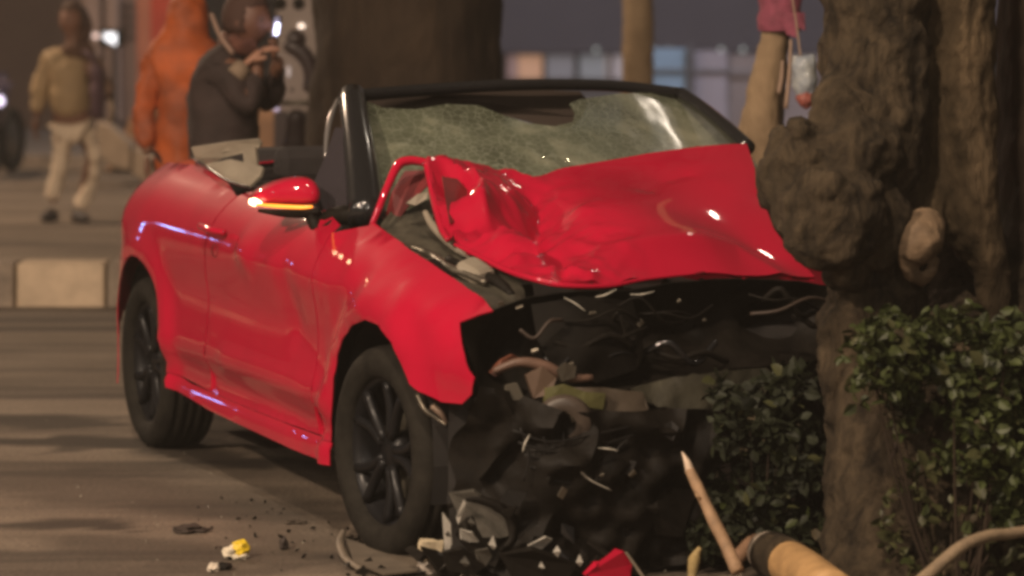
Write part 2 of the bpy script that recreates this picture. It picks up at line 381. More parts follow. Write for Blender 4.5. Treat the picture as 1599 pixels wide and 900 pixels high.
#PART2
# ================================================================== THE CRASHED CAR
car = thing('red_convertible', (CX, CY, 0), 'crashed red convertible with folded roof, crumpled bonnet and torn-off front against the tree', 'car')
car.matrix_world = CAR.copy()
def ztop(X):
    return float(np.interp(X, [-3.6, -3.3, -2.6, -2.0, -1.2, -.6, -.2, .3, .8], [.97, 1.0, 1.05, 1.03, 1.02, 1.0, .97, .84, .78]))
SIDE_CREASE = []
def tent(P, h, w, sharp=1.0):
    P = np.array(P)
    def f(x, y):
        best = 9.
        for a, b in zip(P, P[1:]):
            d = b-a; t = max(0., min(1., ((x-a[0])*d[0]+(y-a[1])*d[1])/(d@d))); q = a+d*t
            best = min(best, math.hypot(x-q[0], y-q[1]))
        return h*math.exp(-(best/w)**sharp)
    return f
def sideY(X, Z):
    zt = ztop(X); s = max(0, (Z-(zt-.24))/.24)
    y = .905 - .17*s**2.2
    y -= 1.15*max(0, -2.84-X)**1.7 + .16*max(0, X-.15)**1.6
    y -= .05*max(0, .36-Z)/.2 if Z < .36 and False else 0
    y += -.024*math.exp(-((Z-.345)/.05)**2)*(1 if -2.4 < X < -.35 else 0) + .010*math.exp(-((Z-.43)/.03)**2)*(1 if -2.4 < X < -.35 else 0)
    for ax in (0, -2.6):
        d = math.hypot(X-ax, Z-.33); y += .03*math.exp(-((d-.40)/.06)**2)
    zc = .80+.06*(-X-.5)*.3
    y += .007*math.exp(-((Z-zc)/.05)**2)*(1 if X > -1 else max(0, 1+(X+1)/.6))
    y += -.018*math.exp(-((Z-.62)/.10)**2)
    y += .006*noise.noise(Vector((X*1.6, Z*2, 4)))
    for cr in SIDE_CREASE: y += cr(X, Z)
    if X > -.75: k_ = min(1, (X+.75)/.3); y += k_*(.004*noise.noise(Vector((X*9, Z*9, 7)))+.003*(1-2*abs(noise.noise(Vector((X*14, Z*14, 2))))))
    if X > -.1: y += .011*noise.noise(Vector((X*5, Z*5, 1)))
    return -y
def hit(px, py, F, t0=6, t1=18, n=600):
    """where the sight line through a photo pixel meets the surface F = 0 (car frame)"""
    r = rc(px, py); pv = None; best = (9, None)
    for i in range(n+1):
        t = t0+(t1-t0)*i/n; p = cC+r*t; v = F(p)
        if pv is not None and (v > 0) != (pv > 0):
            lo, hi = t-(t1-t0)/n, t
            for _ in range(25):
                m = (lo+hi)/2
                if (F(cC+r*m) > 0) == (pv > 0): lo = m
                else: hi = m
            return cC+r*lo
        if abs(v) < best[0]: best = (abs(v), p.copy())
        pv = v
    return best[1]
FS = lambda p: p.y-sideY(p.x, p.z)
def sx(px, py): p = hit(px, py, FS, 8, 16); return (p.x, p.z)
def side_fn(off=0): return lambda X, Z: (X, sideY(X, Z)+off, Z)
def arch(ax, a0, a1, r=.385, n=18, zr=.33):
    return [(ax+r*math.cos(R(a)), zr+r*math.sin(R(a))*1.0) for a in np.linspace(a0, a1, n)]
_c = [tent([sx(*p) for p in pts], h, w, s) for pts, h, w, s in (
    ([(470, 330), (560, 372), (655, 438), (700, 470)], .016, .05, 1.3), ([(640, 402), (652, 440), (640, 470)], .012, .03, 1.), ([(652, 440), (690, 500), (735, 575)], .014, .04, 1.),
    ([(590, 455), (612, 482), (632, 540)], .010, .025, 1.), ([(690, 585), (715, 575), (738, 585)], .010, .015, 1.), ([(575, 400), (560, 440), (530, 480)], -.010, .05, 1.5),
    ([(345, 560), (430, 600), (518, 648)], .010, .03, 1.), ([(440, 420), (470, 520), (505, 600)], -.008, .06, 2.), ([(378, 388), (386, 400)], .016, .05, 2.))]
SIDE_CREASE.extend(_c)
LE = [sx(x, y) for x, y in [(262, 583), (300, 600), (345, 620), (400, 643), (460, 667), (518, 690)]]
def lez(X): return -.004+float(np.interp(X, [p[0] for p in LE], [p[1] for p in LE]))
ax0 = arch(-.02, 205, 20)         # over the front wheel, rear to front
ax1 = arch(-2.6, 200, -22)        # over the rear wheel
# front fender: from door gap forward to the torn headlight corner
ft = [sx(*p) for p in [(600, 362), (625, 378), (652, 398), (682, 418), (715, 440), (745, 460), (770, 486)]]
fd = [sx(*p) for p in [(748, 492), (718, 504), (722, 540), (741, 590), (737, 616), (722, 631), (690, 628), (655, 612)]]
fa = [sx(*p) for p in [(640, 600), (628, 570), (612, 535), (592, 508), (570, 499), (550, 508), (535, 530), (527, 555), (521, 590), (518, 640), (516, 690)]]
f_outline = [sx(583, 352)] + ft + fd + fa + [(-.52, lez(-.52)+.006), (-.56, .55), (-.55, .75), (-.56, .93)]
patch('front_fender', f_outline, side_fn(), .035, RED, car)
patch('door', [(-1.72, lez(-1.72)+.006), (-1.3, lez(-1.3)+.006), (-.9, lez(-.9)+.006), (-.53, lez(-.53)+.006), (-.57, .55), (-.56, .75), (-.57, .955), (-.80, .985), (-1.2, 1.0), (-1.62, 1.0), (-1.70, .98), (-1.76, .7)], side_fn(), .04, RED, car)
q_out = [(-1.715, .98)] + [(-1.775, .7), (-1.735, lez(-1.735)+.006)] + [(-2.215, lez(-2.215)+.006)] + list(reversed(ax1))[2:] + [(-3.02, .47), (-3.30, .50), (-3.36, .6), (-3.36, .9), (-3.28, .985), (-2.9, 1.04), (-2.5, 1.05), (-2.1, 1.03), (-1.85, 1.0)]
patch('quarter_panel', q_out, side_fn(), .045, RED, car)
sill_o = [sx(*p) for p in [(519, 727), (519, 692)]] + [(p[0], p[1]) for p in LE[::-1][1:]] + [sx(*p) for p in [(262, 605), (330, 640), (400, 673), (460, 701)]]
patch('side_sill', sill_o, lambda X, Z: (X, sideY(X, Z)-.008*min(1, max(0, (lez(X)-Z)/.02)), Z), .03, RED, car)
# far side (mostly out of view): the same panels mirrored, without the torn wing
for nm, ol in (('door', [(-.53, .36), (-.57, .955), (-1.2, 1.0), (-1.70, .98), (-1.72, .36)]), ('quarter_panel', q_out), ('side_sill', sill_o)):
    patch(nm, ol, lambda X, Z: (X, -sideY(X, Z), Z), .09, RED, car)
# black inner side so that the shut lines read dark
patch('inner_side', [(-.45, .30), (-.5, .9), (-1.3, .95), (-2.1, .95), (-2.1, .30)], lambda X, Z: (X, sideY(X, Z)+.035, Z), .12, DARK, car)
# tail, deck and rear seat bulkhead
def deck_fn(u, v): return (u, v, .985+.07*(1-(v/.8)**2)+.03*math.sin((u+3.4)*2))
patch('boot_lid', [(-3.40, -.36), (-3.40, .36), (-2.95, .70), (-2.45, .74), (-2.4, 0), (-2.45, -.74), (-2.95, -.70)], deck_fn, .09, RED, car)
bm = bmesh.new(); prof = [(-.38, .04), (-.34, -.06), (0, -.12), (.34, -.06), (.38, .04)]
rows = []
for z, dx in ((.28, .04), (.45, -.04), (.62, -.05), (.8, 0), (.97, .02)):
    rows.append([bm.verts.new((-3.42+x+dx*.6 + (0), y*1.12, z)) for y, x in prof])
for a, b in zip(rows, rows[1:]):
    for i in range(4): bm.faces.new((a[i], a[i+1], b[i+1], b[i]))
sub(solid(from_bm('rear_bumper', bm, RED, car), .01), 2)
for s in (-1, 1):
    box('tail_light', (-3.47, s*.30, .80), (.07, .20, .12), mat('tail_lens', (.25, .01, .01), .2, coat=1), car, .02)
box('floor_pan', (-1.35, 0, .27), (2.0, 1.62, .12), DARK, car, .02)
box('floor_pan', (-2.75, 0, .36), (1.2, 1.10, .3), DARK, car, .02)
box('cabin_tub', (-1.35, 0, .50), (1.7, 1.56, .35), DARK, car, .03)
box('rear_bulkhead', (-2.45, 0, .78), (.12, 1.45, .42), DARK, car, .03)
# wheel wells
def well(X):
    bm = bmesh.new(); n = 14
    a = [(X+.40*math.cos(R(t)), .34+.40*math.sin(R(t))) for t in np.linspace(-20, 200, n)]
    v0 = [bm.verts.new((x, -.85, z)) for x, z in a]; v1 = [bm.verts.new((x, -.56, z)) for x, z in a]
    for i in range(n-1): bm.faces.new((v0[i], v0[i+1], v1[i+1], v1[i]))
    bm.faces.new(v1)
    return from_bm('wheel_well', bm, DARK, car, False)
well(-.02); well(-2.6)

# wheels -------------------------------------------------------------
def wheel_tree(parent, loc, rz, flip=False, squash=0):
    w = lathe('wheel', [(.225, .02), (.232, -.075), (.215, -.078), (.205, -.05), (.19, -.005), (.185, .06), (.20, .075), (.215, .05)], RIMB, parent, 56, 'Y', True)
    w.location = loc; w.rotation_euler = (0, 0, rz + (math.pi if flip else 0))
    pr = [(.222, -.085), (.232, -.098), (.262, -.108), (.288, -.106), (.305, -.096), (.314, -.082), (.317, -.07), (.3185, -.062), (.3120, -.060), (.3120, -.050), (.3185, -.048), (.319, -.03), (.319, -.02), (.3120, -.018), (.3120, -.008), (.3195, -.006), (.3195, .012), (.3120, .014), (.3120, .024), (.319, .026), (.3185, .05), (.3120, .052), (.3120, .062), (.318, .064), (.313, .083), (.30, .098), (.262, .108), (.222, .085), (.216, 0)]
    t = lathe('tyre', pr, RUBBER, w, 72, 'Y', True)
    hubm = lathe('wheel_hub', [(.001, -.062), (.045, -.062), (.058, -.050), (.062, .0), (.001, .0)], RIMB, w, 28)
    bd = lathe('brake_disc', [(.06, .01), (.155, .01), (.155, .03), (.06, .03)], DULLMETAL, w, 40, 'Y', True)
    for k in range(10):
        a = 2*math.pi*(k//2)/5 + (.17 if k % 2 else -.17); a2 = 2*math.pi*(k//2)/5 + (.27 if k % 2 else -.27)
        p0 = Vector((.045*math.cos(a), -.058, .045*math.sin(a))); p1 = Vector((.13*math.cos(a), -.060, .13*math.sin(a))); p2 = Vector((.213*math.cos(a2), -.070, .213*math.sin(a2)))
        bm = bmesh.new(); tube_bm(bm, smooth_path([p0, p1, p2], 3), [.016]*7, 6, True, 1.0)
        from_bm('spoke', bm, RIMB, w)
    return w
wheel_tree(car, (0.0, -.795, .315), R(6))
wheel_tree(car, (-2.6, -.795, .315), 0)
wheel_tree(car, (-2.6, .795, .315), 0, True)
wheel_tree(car, (-.10, .74, .315), R(10), True)
box('mud_flap', (-.2, -.5, .32), (.5, .14, .2), DARK, car, .02)

# bonnet --------------------------------------------------------------
hb = [(668, 256, -.50), (700, 256, -.54), (742, 261, -.56), (800, 268, -.56), (832, 276, -.52), (870, 263, -.57), (940, 252, -.60), (1010, 240, -.62), (1090, 230, -.62), (1166, 226, -.60),
      (1178, 262, -.42), (1190, 310, -.24), (1208, 358, -.06), (1238, 398, .08), (1273, 431, .16), (1200, 431, .22), (1150, 428, .25), (1100, 424, .27), (1055, 427, .29), (1010, 434, .31), (950, 445, .35), (900, 444, .35),
      (860, 440, .33), (820, 431, .28), (788, 420, .20), (750, 400, .08), (716, 382, -.04), (692, 360, -.16), (682, 320, -.30), (672, 285, -.40)]
hi = [(1050, 330, -.10), (1120, 280, -.34), (960, 300, -.27), (1100, 380, .14), (980, 390, .19), (1180, 390, .05), (900, 330, -.16), (880, 300, -.36), (835, 305, -.42), (850, 350, -.22), (872, 400, .06),
      (795, 300, -.28), (740, 285, -.36), (705, 300, -.42), (722, 325, -.34), (745, 318, -.18), (770, 345, -.16), (735, 355, -.16), (790, 372, .06), (800, 384, .0), (835, 392, .14), (810, 402, .18), (850, 415, .14), (900, 420, .26), (770, 395, .10)]
HP = [PX(*p) for p in hb+hi]
hz = TPS([(p.x, p.y) for p in HP], [p.z for p in HP], 2e-4)
def hp_(px, py):
    X = -.58+.0044*(py-235); p = PX(px, py, X); return (p.x, p.y)
HT = [tent([hp_(*p) for p in pts], h, w, s) for pts, h, w, s in (
    ([(700, 256), (730, 272), (752, 300), (758, 335)], .040, .030, 1.), ([(700, 352), (735, 345), (762, 340)], .024, .022, 1.), ([(752, 366), (800, 372), (828, 388), (842, 408)], .034, .024, 1.),
    ([(745, 388), (790, 396), (845, 408)], -.022, .018, 1.), ([(832, 275), (842, 300), (836, 332)], -.035, .030, 1.), ([(836, 332), (858, 390), (880, 432)], -.026, .04, 1.2),
    ([(860, 425), (890, 428), (910, 438)], .022, .018, 1.), ([(895, 425), (960, 408), (1060, 398), (1150, 388), (1225, 415)], .018, .06, 1.3), ([(1010, 300), (1035, 282), (1070, 275)], -.010, .04, 1.2), ([(770, 290), (810, 310), (830, 345)], -.018, .05, 1.3))]
def hood_fn(x, y):
    z = float(hz(x, y))
    w = max(0, min(1, (-.08-y)/.25)); q = Vector((x*6, y*6, 2))
    z += w*(.016*(1-2.4*abs(noise.noise(q))) + .008*(1-2*abs(noise.noise(q*2.1+Vector((3, 1, 0))))) + .006*(1-2.2*abs(noise.noise(q*3.3)))) - w*.008
    for t_ in HT: z += t_(x, y)
    w2 = max(0, min(1, (.1-abs(y+.28+.25*x))/.1)); z -= .012*w2*max(0, noise.noise(Vector((x*4, 1, 1)))+.4)
    z += .008*noise.noise(Vector((x*2.5, y*2.5, 9)))
    return (x, y, z)
ho = [(PX(*p).x, PX(*p).y) for p in hb]
hood = patch('bonnet', ho, hood_fn, .012, RED, car, (), 0)
solid(hood, .012, -1)
def px_tube(name, pts, rad, m, parent=None, n=8, flat=1.0, per=5):
    return tube(name, [PX(*p) for p in pts], rad, m, parent or car, n, per, flat)
px_tube('bonnet_rim', [(581, 352, -.50), (592, 325, -.50), (606, 290, -.52), (622, 258, -.55), (640, 251, -.55), (660, 253, -.54), (676, 257, -.53)], [.010, .012, .013, .016, .015, .014, .012], RED)
px_tube('bonnet_rim', [(668, 256, -.50), (673, 285, -.42), (680, 320, -.32), (690, 358, -.18), (700, 375, -.1)], [.016, .013, .013, .012, .009], RED)
px_tube('bonnet_rim', [(581, 352, -.50), (600, 366, -.42), (628, 384, -.3)], [.012, .011, .008], RED)
px_tube('bonnet_lip', [(710, 382, -.0), (750, 402, .09), (790, 422, .21), (830, 435, .30), (880, 446, .36), (950, 447, .36), (1010, 436, .32), (1100, 426, .28)], [.006, .007, .009, .010, .009, .008, .006, .005], RED)
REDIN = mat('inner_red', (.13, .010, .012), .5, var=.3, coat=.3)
def px_poly(name, pts, m, thick=.004, parent=None):
    return solid(from_py(name, [PX(*p) for p in pts], [tuple(range(len(pts)))], m, parent or car), thick)
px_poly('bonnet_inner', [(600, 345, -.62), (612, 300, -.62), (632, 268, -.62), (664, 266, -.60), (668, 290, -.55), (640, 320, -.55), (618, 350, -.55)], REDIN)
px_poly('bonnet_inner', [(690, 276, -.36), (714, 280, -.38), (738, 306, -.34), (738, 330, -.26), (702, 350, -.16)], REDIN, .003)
px_tube('wiring_hose', [(664, 332, -.40), (674, 350, -.34), (690, 368, -.26), (712, 388, -.14), (735, 402, .0)], [.010, .013, .014, .012, .008], CREAM)
px_poly('bonnet_strut', [(634, 318, -.45), (652, 304, -.45), (668, 300, -.45), (666, 312, -.44), (648, 322, -.44)], CREAM, .012)

# engine bay ----------------------------------------------------------
def sheet(name, outl, ctrl, step, m, amp=.03, freq=5, thick=.004, ridged=True, seed=0):
    """crumpled sheet facing forwards: X as a function of (Y, Z) through measured points"""
    P = [PX(*p) for p in outl+ctrl]
    f = TPS([(p.y, p.z) for p in P], [p.x for p in P], 1e-3)
    def fn(y, z):
        q = Vector((y*freq, z*freq, seed)); nn = noise.noise(q)
        a = (1-2*abs(nn)) if ridged else nn
        return (float(f(y, z))+amp*a+amp*.5*noise.noise(q*2.7), y, z)
    return patch(name, [(p.y, p.z) for p in P[:len(outl)]], fn, step, m, car, (), thick)
bm = bmesh.new()
for i in range(46):
    c = (rnd.uniform(-.5, .18), rnd.uniform(-.62, .55), rnd.uniform(.42, .70)); s = [rnd.uniform(.06, .2) for _ in range(3)]
    if c[0] > -.05 and c[1] < -.5: continue
    box_bm(bm, c, s, eul(rnd.uniform(-25, 25), rnd.uniform(-25, 25), rnd.uniform(0, 90)), .012)
bevel(from_bm('engine', bm, BLACKP, car, False), .008)
box('engine_block', (-.22, -.02, .45), (.75, 1.08, .42), DARK, car, .04, None, .03)
# wing inner: the strip between the fender top and the bonnet
sheet('inner_wing', [(588, 362, -.56), (610, 330, -.60), (660, 330, -.60), (700, 385, -.30), (760, 415, .05), (812, 440, .22), (815, 490, .30), (768, 492, .42), (740, 462, .36), (700, 436, .18), (650, 402, -.12)],
      [(680, 390, -.25), (740, 430, .1)], .03, DULLMETAL, .025, 9)
px_tube('wiring_hose', [(640, 385, -.15), (672, 398, -.1), (700, 418, .08), (728, 428, .16), (760, 442, .24)], [.008, .012, .014, .012, .01], METAL)
px_tube('wiring_hose', [(700, 405, -.02), (735, 425, .1), (775, 440, .22), (800, 462, .3)], [.014, .018, .02, .012], BLACKP)
box('reservoir', PX(742, 432, .14), (.10, .09, .08), CREAM, car, .02, eul(10, 20, 30), .01)
bt2 = box('battery_cover', PX(700, 440, .1), (.18, .12, .06), BLACKP, car, .02, eul(5, 20, 40), .01)
# dark front mass: crumpled carrier and bumper skin
sheet('radiator_carrier', [(716, 500, .46), (760, 484, .44), (830, 462, .38), (900, 452, .36), (980, 452, .34), (1060, 440, .30), (1150, 436, .28), (1240, 438, .22), (1292, 446, .16), (1296, 500, .20), (1285, 560, .26), (1200, 572, .34), (1080, 585, .40), (990, 605, .46), (880, 620, .48), (800, 640, .46), (745, 640, .44), (738, 590, .42), (722, 545, .42)],
      [(850, 520, .28), (950, 530, .22), (1050, 520, .16), (1150, 500, .12), (780, 560, .30), (880, 570, .36), (1100, 550, .24), (1220, 500, .12)], .028, BLACKP, .045, 4.2, seed=3)
sheet('front_bumper', [(742, 600, .60), (800, 612, .66), (870, 640, .70), (960, 640, .70), (1060, 636, .62), (1140, 640, .52), (1130, 700, .54), (1090, 770, .56), (1075, 868, .56), (960, 905, .62), (840, 895, .66), (760, 880, .60), (712, 862, .44), (700, 780, .40), (706, 690, .42), (722, 640, .5)],
      [(820, 720, .74), (920, 740, .78), (1010, 720, .66), (860, 820, .66), (780, 800, .62), (980, 830, .64)], .02, BLACKP, .07, 6.5, seed=8)
for k in range(7):
    cx_, cy_ = rnd.uniform(745, 1060), rnd.uniform(650, 860); s_ = rnd.uniform(22, 60); a0 = rnd.uniform(0, 6.28); X0 = rnd.uniform(.66, .76)
    jp = [(cx_+s_*rnd.uniform(.5, 1.1)*math.cos(a0+t*1.1), cy_+s_*rnd.uniform(.35, .9)*math.sin(a0+t*1.1), X0+rnd.uniform(-.06, .06)) for t in range(6)]
    q_ = px_poly('bumper_shard', jp, BLACKP if k % 3 else BLACKGLOSS, .008); bevel(q_, .003, 1)
sheet('undertray', [(700, 760, .38), (800, 820, .60), (950, 850, .64), (1080, 840, .5), (1085, 900, .5), (950, 915, .66), (780, 900, .66), (690, 862, .42)], [], .04, BLACKP, .03, 5, seed=12)
# headlight cavity
sheet('headlight_cavity', [(716, 504, .40), (748, 494, .42), (800, 496, .36), (840, 520, .30), (820, 580, .30), (770, 600, .36), (742, 594, .40), (724, 545, .38)], [(780, 545, .2)], .03, DARK, .02, 6, seed=5)
hl = px_poly('headlight_housing', [(764, 582, .50), (782, 562, .52), (800, 553, .52), (812, 560, .5), (795, 575, .52), (772, 588, .52)], mat('salmon_plastic', (.17, .06, .035), .5, var=.2), .02); bevel(hl, .006)
# torn plastic inside the front: beam, brackets, tank
def jag(name, pts, m, thick=.02, bev=.006):
    o = px_poly(name, pts, m, thick); bevel(o, bev); return o
sheet('bumper_beam', [(985, 606, .60), (1050, 590, .56), (1120, 580, .50), (1190, 574, .42), (1208, 590, .42), (1190, 618, .46), (1130, 640, .54), (1060, 640, .6), (1000, 628, .62)], [(1090, 610, .60)], .02, mat('beam_grey_green', (.050, .046, .032), .5, var=.3, bump=.003), .010, 7, .02, seed=2)
sheet('bumper_beam', [(838, 610, .60), (880, 604, .63), (940, 606, .64), (1000, 612, .63), (1010, 640, .64), (950, 656, .66), (890, 640, .66), (850, 636, .62)], [(920, 628, .68)], .02, mat('beam_brown', (.075, .058, .042), .5, var=.35), .012, 9, .02, seed=4)
jag('yellow_bracket', [(852, 606, .68), (880, 600, .70), (912, 612, .71), (944, 614, .71), (940, 640, .71), (905, 634, .72), (872, 640, .71), (850, 628, .69)], YGREEN, .02)
jag('bracket', [(820, 586, .62), (845, 572, .64), (868, 590, .64), (858, 616, .66), (832, 622, .64)], mat('salmon_grey', (.10, .065, .045), .5, var=.2), .02)
jag('bracket', [(790, 602, .66), (806, 598, .66), (816, 620, .66), (804, 640, .66), (788, 636, .66)], mat('pale_grey_plastic', (.09, .08, .062), .5), .02)
jag('bracket', [(868, 578, .66), (882, 566, .66), (898, 572, .66), (896, 590, .67), (876, 596, .67)], METAL, .02)
px_tube('torn_pipe', [(770, 580, .56), (810, 566, .60), (850, 572, .62), (890, 590, .64), (925, 590, .64)], [.010, .014, .017, .014, .01], mat('brown_pipe', (.12, .07, .05), .5, var=.3))
r1 = lathe('coil_housing', [(.035, -.02), (.075, -.03), (.085, 0), (.075, .03), (.035, .02)], mat('brown_black', (.06, .045, .035), .45, var=.3), car, 32); r1.location = PX(880, 660, .72); r1.rotation_euler = (R(12), 0, R(70))
jag('metal_tab', [(888, 644, .78), (898, 638, .78), (902, 652, .78), (893, 660, .78)], METAL, .01)
r2 = lathe('cooling_fan', [(.05, -.02), (.09, -.03), (.095, 0), (.05, .02)], BLACKP, car, 30); r2.location = PX(955, 545, .44); r2.rotation_euler = (0, 0, R(80))
sheet('grille', [(830, 476, .42), (900, 462, .42), (985, 470, .40), (1000, 520, .42), (990, 575, .48), (930, 598, .52), (860, 580, .5), (836, 530, .46)], [(915, 520, .50)], .03, mat('grille_black', (.006, .005, .004), .7, spec=.1, var=.4), .02, 6, seed=21)
for i in range(0):
    px_tube('grille_slat', [(852+i*2, 492+i*13, .47), (915, 486+i*14, .52+.01*i), (984-i*3, 500+i*12, .47)], [.004, .005, .004], BLACKP, None, 6)
for k in range(16):
    x_, y_ = rnd.uniform(800, 1240), rnd.uniform(455, 560); L_ = rnd.uniform(40, 130); X_ = .52-.0004*(x_-800)
    px_tube('wiring_hose', [(x_, y_, X_), (x_+L_*.35, y_+rnd.uniform(-22, 22), X_+.04), (x_+L_*.7, y_+rnd.uniform(-26, 26), X_+.04), (x_+L_, y_+rnd.uniform(-20, 25), X_)], rnd.choice([.004, .006, .010]), rnd.choice([BLACKP, BLACKP, BLACKGLOSS, mat('rusty_pipe', (.035, .022, .015), .6)]), None, 6)
LAT = mat('lattice_black', (.009, .008, .007), .55, spec=.3)
for i in range(5):
    px_tube('lattice_bar', [(800+i*9, 672+i*19, .80), (860+i*7, 690+i*16, .86), (940-i*6, 676+i*20, .84), (1010-i*14, 660+i*17, .78)], .0035, LAT, None, 6)
for i in range(6):
    px_tube('lattice_bar', [(812+i*34, 668+(i*37)%17, .80), (826+i*27, 710, .83), (818+i*31, 752+(i*23)%19, .81)], .0030, LAT, None, 6)
for k in range(6):
    x_, y_ = rnd.uniform(760, 1050), rnd.uniform(640, 850); jag('bracket', [(x_+rnd.uniform(-16, 16), y_-rnd.uniform(6, 22), .80), (x_+rnd.uniform(8, 24), y_+rnd.uniform(-10, 5), .84), (x_+rnd.uniform(0, 14), y_+rnd.uniform(6, 22), .82), (x_-rnd.uniform(8, 20), y_+rnd.uniform(0, 10), .80)], rnd.choice([BLACKGLOSS, LAT, BLACKP]), .010, .003)
TRIMW = mat('pale_trim', (.50, .47, .40), .3, coat=.5)  # pale colour in place of the gleam on chrome
# bright trim fragments
for pts, r in (([(881, 465, .46), (898, 474, .47), (914, 486, .48)], .0035), ([(930, 464, .46), (945, 461, .46), (963, 452, .45)], .0045), ([(984, 460, .46), (1003, 460, .46), (1022, 455, .45)], .004),
               ([(816, 706, .88), (820, 692, .88), (827, 679, .88)], .0038), ([(891, 714, .94), (902, 731, .94), (922, 750, .93), (955, 766, .92)], .0045), ([(932, 700, .90), (948, 701, .90), (965, 704, .90)], .0045)):
    px_tube('chrome_trim', pts, [r*.3, r*.75, r*.3], TRIMW, None, 6)
for x, y, X, s in ((878, 770, .92, .014), (988, 740, .90, .010), (912, 726, .94, .007), (940, 742, .94, .006), (925, 490, .52, .010), (782, 474, .46, .008), (812, 480, .44, .010), (892, 568, .66, .006), (835, 548, .62, .010), (1100, 500, .42, .006), (1060, 470, .42, .006), (1240, 470, .3, .006), (1000, 505, .48, .01)):
    box('metal_bolt', PX(x, y, X), (s, s*2.2, s*1.3), METAL, car, .002, eul(rnd.uniform(0, 60), rnd.uniform(0, 60), 0), .002)
# fender liner shreds below the torn corner
px_tube('liner_shred', [(652, 616, .30), (664, 640, .34), (684, 655, .36), (697, 664, .38)], [.010, .008, .006, .004], METAL)
px_tube('liner_shred', [(675, 634, .36), (690, 648, .38), (698, 662, .38)], [.012, .01, .005], mat('bare_metal', (.28, .2, .15), .4, .5))
sheet('wheel_liner', [(700, 632, .40), (745, 622, .44), (760, 720, .5), (756, 820, .5), (715, 850, .40), (696, 780, .36), (698, 690, .36)], [], .04, DARK, .02, 6, seed=14)
# hanging front splitter with a headlight glass at the bottom
px_tube('splitter', [(700, 790, .60), (740, 778, .70), (790, 800, .76), (800, 840, .78), (780, 860, .78)], [.008, .012, .014, .012, .008], BLACKP)

# windscreen -----------------------------------------------------------
def wsX(y, z): return -.52-(z-.96)*1.78-.16*(y/.72)**2
FW = lambda p: p.x-wsX(p.y, p.z)
def wy(px, py): p = hit(px, py, FW, 7, 16); return (p.y, p.z)
wo = [wy(*p) for p in [(574, 160), (600, 170), (650, 172), (700, 164), (750, 166), (785, 180), (830, 194), (870, 199), (896, 192), (899, 176), (890, 163), (905, 156), (960, 148), (1000, 146), (1062, 150), (1100, 185), (1140, 212), (1166, 235), (1200, 290)]] + [(.66, .97), (0, .97), (-.66, .965)] + [wy(596, 330), wy(585, 250)]
hole = [wy(*p) for p in [(842, 168), (800, 158), (850, 152), (890, 155), (899, 172), (897, 186), (880, 194), (850, 190), (832, 182)]]
def ws_fn(y, z):
    sag = .03*math.exp(-((y+.1)/.3)**2-((z-1.22)/.12)**2)
    return (wsX(y, z)-sag+.007*noise.noise(Vector((y*7, z*7, 1)))+.004*noise.noise(Vector((y*17, z*17, 1))), y, z)
patch('windscreen', wo, ws_fn, .03, CRAZED, car, (), .005)
px_poly('torn_headlining', [(560, 150, -1.36), (640, 142, -1.36), (760, 138, -1.38), (905, 143, -1.38), (918, 158, -1.38), (908, 184, -1.36), (890, 200, -1.34), (850, 198, -1.34), (800, 184, -1.36), (760, 176, -1.38), (690, 174, -1.38), (570, 176, -1.36)], mat('headlining_brown', (.035, .024, .018), .9), .006)
HR = PX(552, 150, -1.27); HL = PX(1064, 146, -1.27); HM = PX(800, 133, -1.30)
tube('windscreen_header', [HR, PX(660, 141, -1.31), HM, PX(950, 134, -1.31), HL], [.022, .021, .020, .020, .020], BLACKGLOSS, car, 10, 6)
px_tube('windscreen_pillar', [(550, 150, -1.27), (556, 200, -1.05), (565, 262, -.84), (573, 345, -.62)], [.045, .05, .056, .062], BLACKGLOSS, None, 14, 1.0)
px_tube('windscreen_pillar', [(1062, 146, -1.27), (1100, 172, -1.1), (1138, 204, -.92), (1168, 232, -.78)], [.024, .024, .026, .028], BLACKGLOSS, None, 10)
px_tube('glass_edge_gleam', [(508, 246, -1.05), (511, 210, -1.12), (518, 180, -1.2), (529, 153, -1.3)], [.006, .010, .010, .006], mat('grey_gloss', (.3, .28, .27), .2, .6), None, 8)  # grey strip added for the reflection along the door glass edge
px_tube('mirror_base', [(494, 352, -.80), (515, 340, -.74), (540, 336, -.68), (560, 340, -.64)], [.02, .028, .032, .03], BLACKP, None, 10)
px_poly('quarter_glass', [(508, 246, -.98), (524, 200, -1.05), (560, 200, -.95), (566, 345, -.64), (512, 345, -.78), (484, 300, -.9)], mat('tinted_glass', (.035, .03, .035), .12, coat=.5), .004)
box('scuttle', (-.62, 0, .90), (.22, 1.3, .10), DARK, car, .03)
box('dashboard', (-.85, 0, .86), (.38, 1.36, .20), FABRIC, car, .07)
sw = lathe('steering_wheel', [(.175+.014*math.cos(t), .014*math.sin(t)) for t in np.linspace(0, 2*math.pi, 9)[:-1]], BLACKP, car, 36, 'Z', True); sw.location = (-1.12, -.37, .93); sw.rotation_euler = (0, R(-62), 0)
# seats
def seat(y):
    s = box('seat', (-1.62, y, .58), (.52, .50, .16), FABRIC, car, .06)
    b = box('backrest', (-.26, 0, .32), (.14, .48, .60), FABRIC, s, .06, eul(0, -14, 0))
    h = box('headrest', (-.36, 0, .66), (.11, .27, .17), FABRIC, s, .045, eul(0, -10, 0))
    return s
seat(-.37); seat(.37)
box('rear_seat', (-2.28, 0, .80), (.16, 1.25, .36), FABRIC, car, .06, eul(0, -12, 0))
for y in (-.34, .34): box('rear_headrest', (-2.32, y, 1.05), (.10, .26, .14), FABRIC, car, .04)
box('folded_roof', (-2.62, 0, 1.04), (.34, 1.30, .12), FABRIC, car, .05)
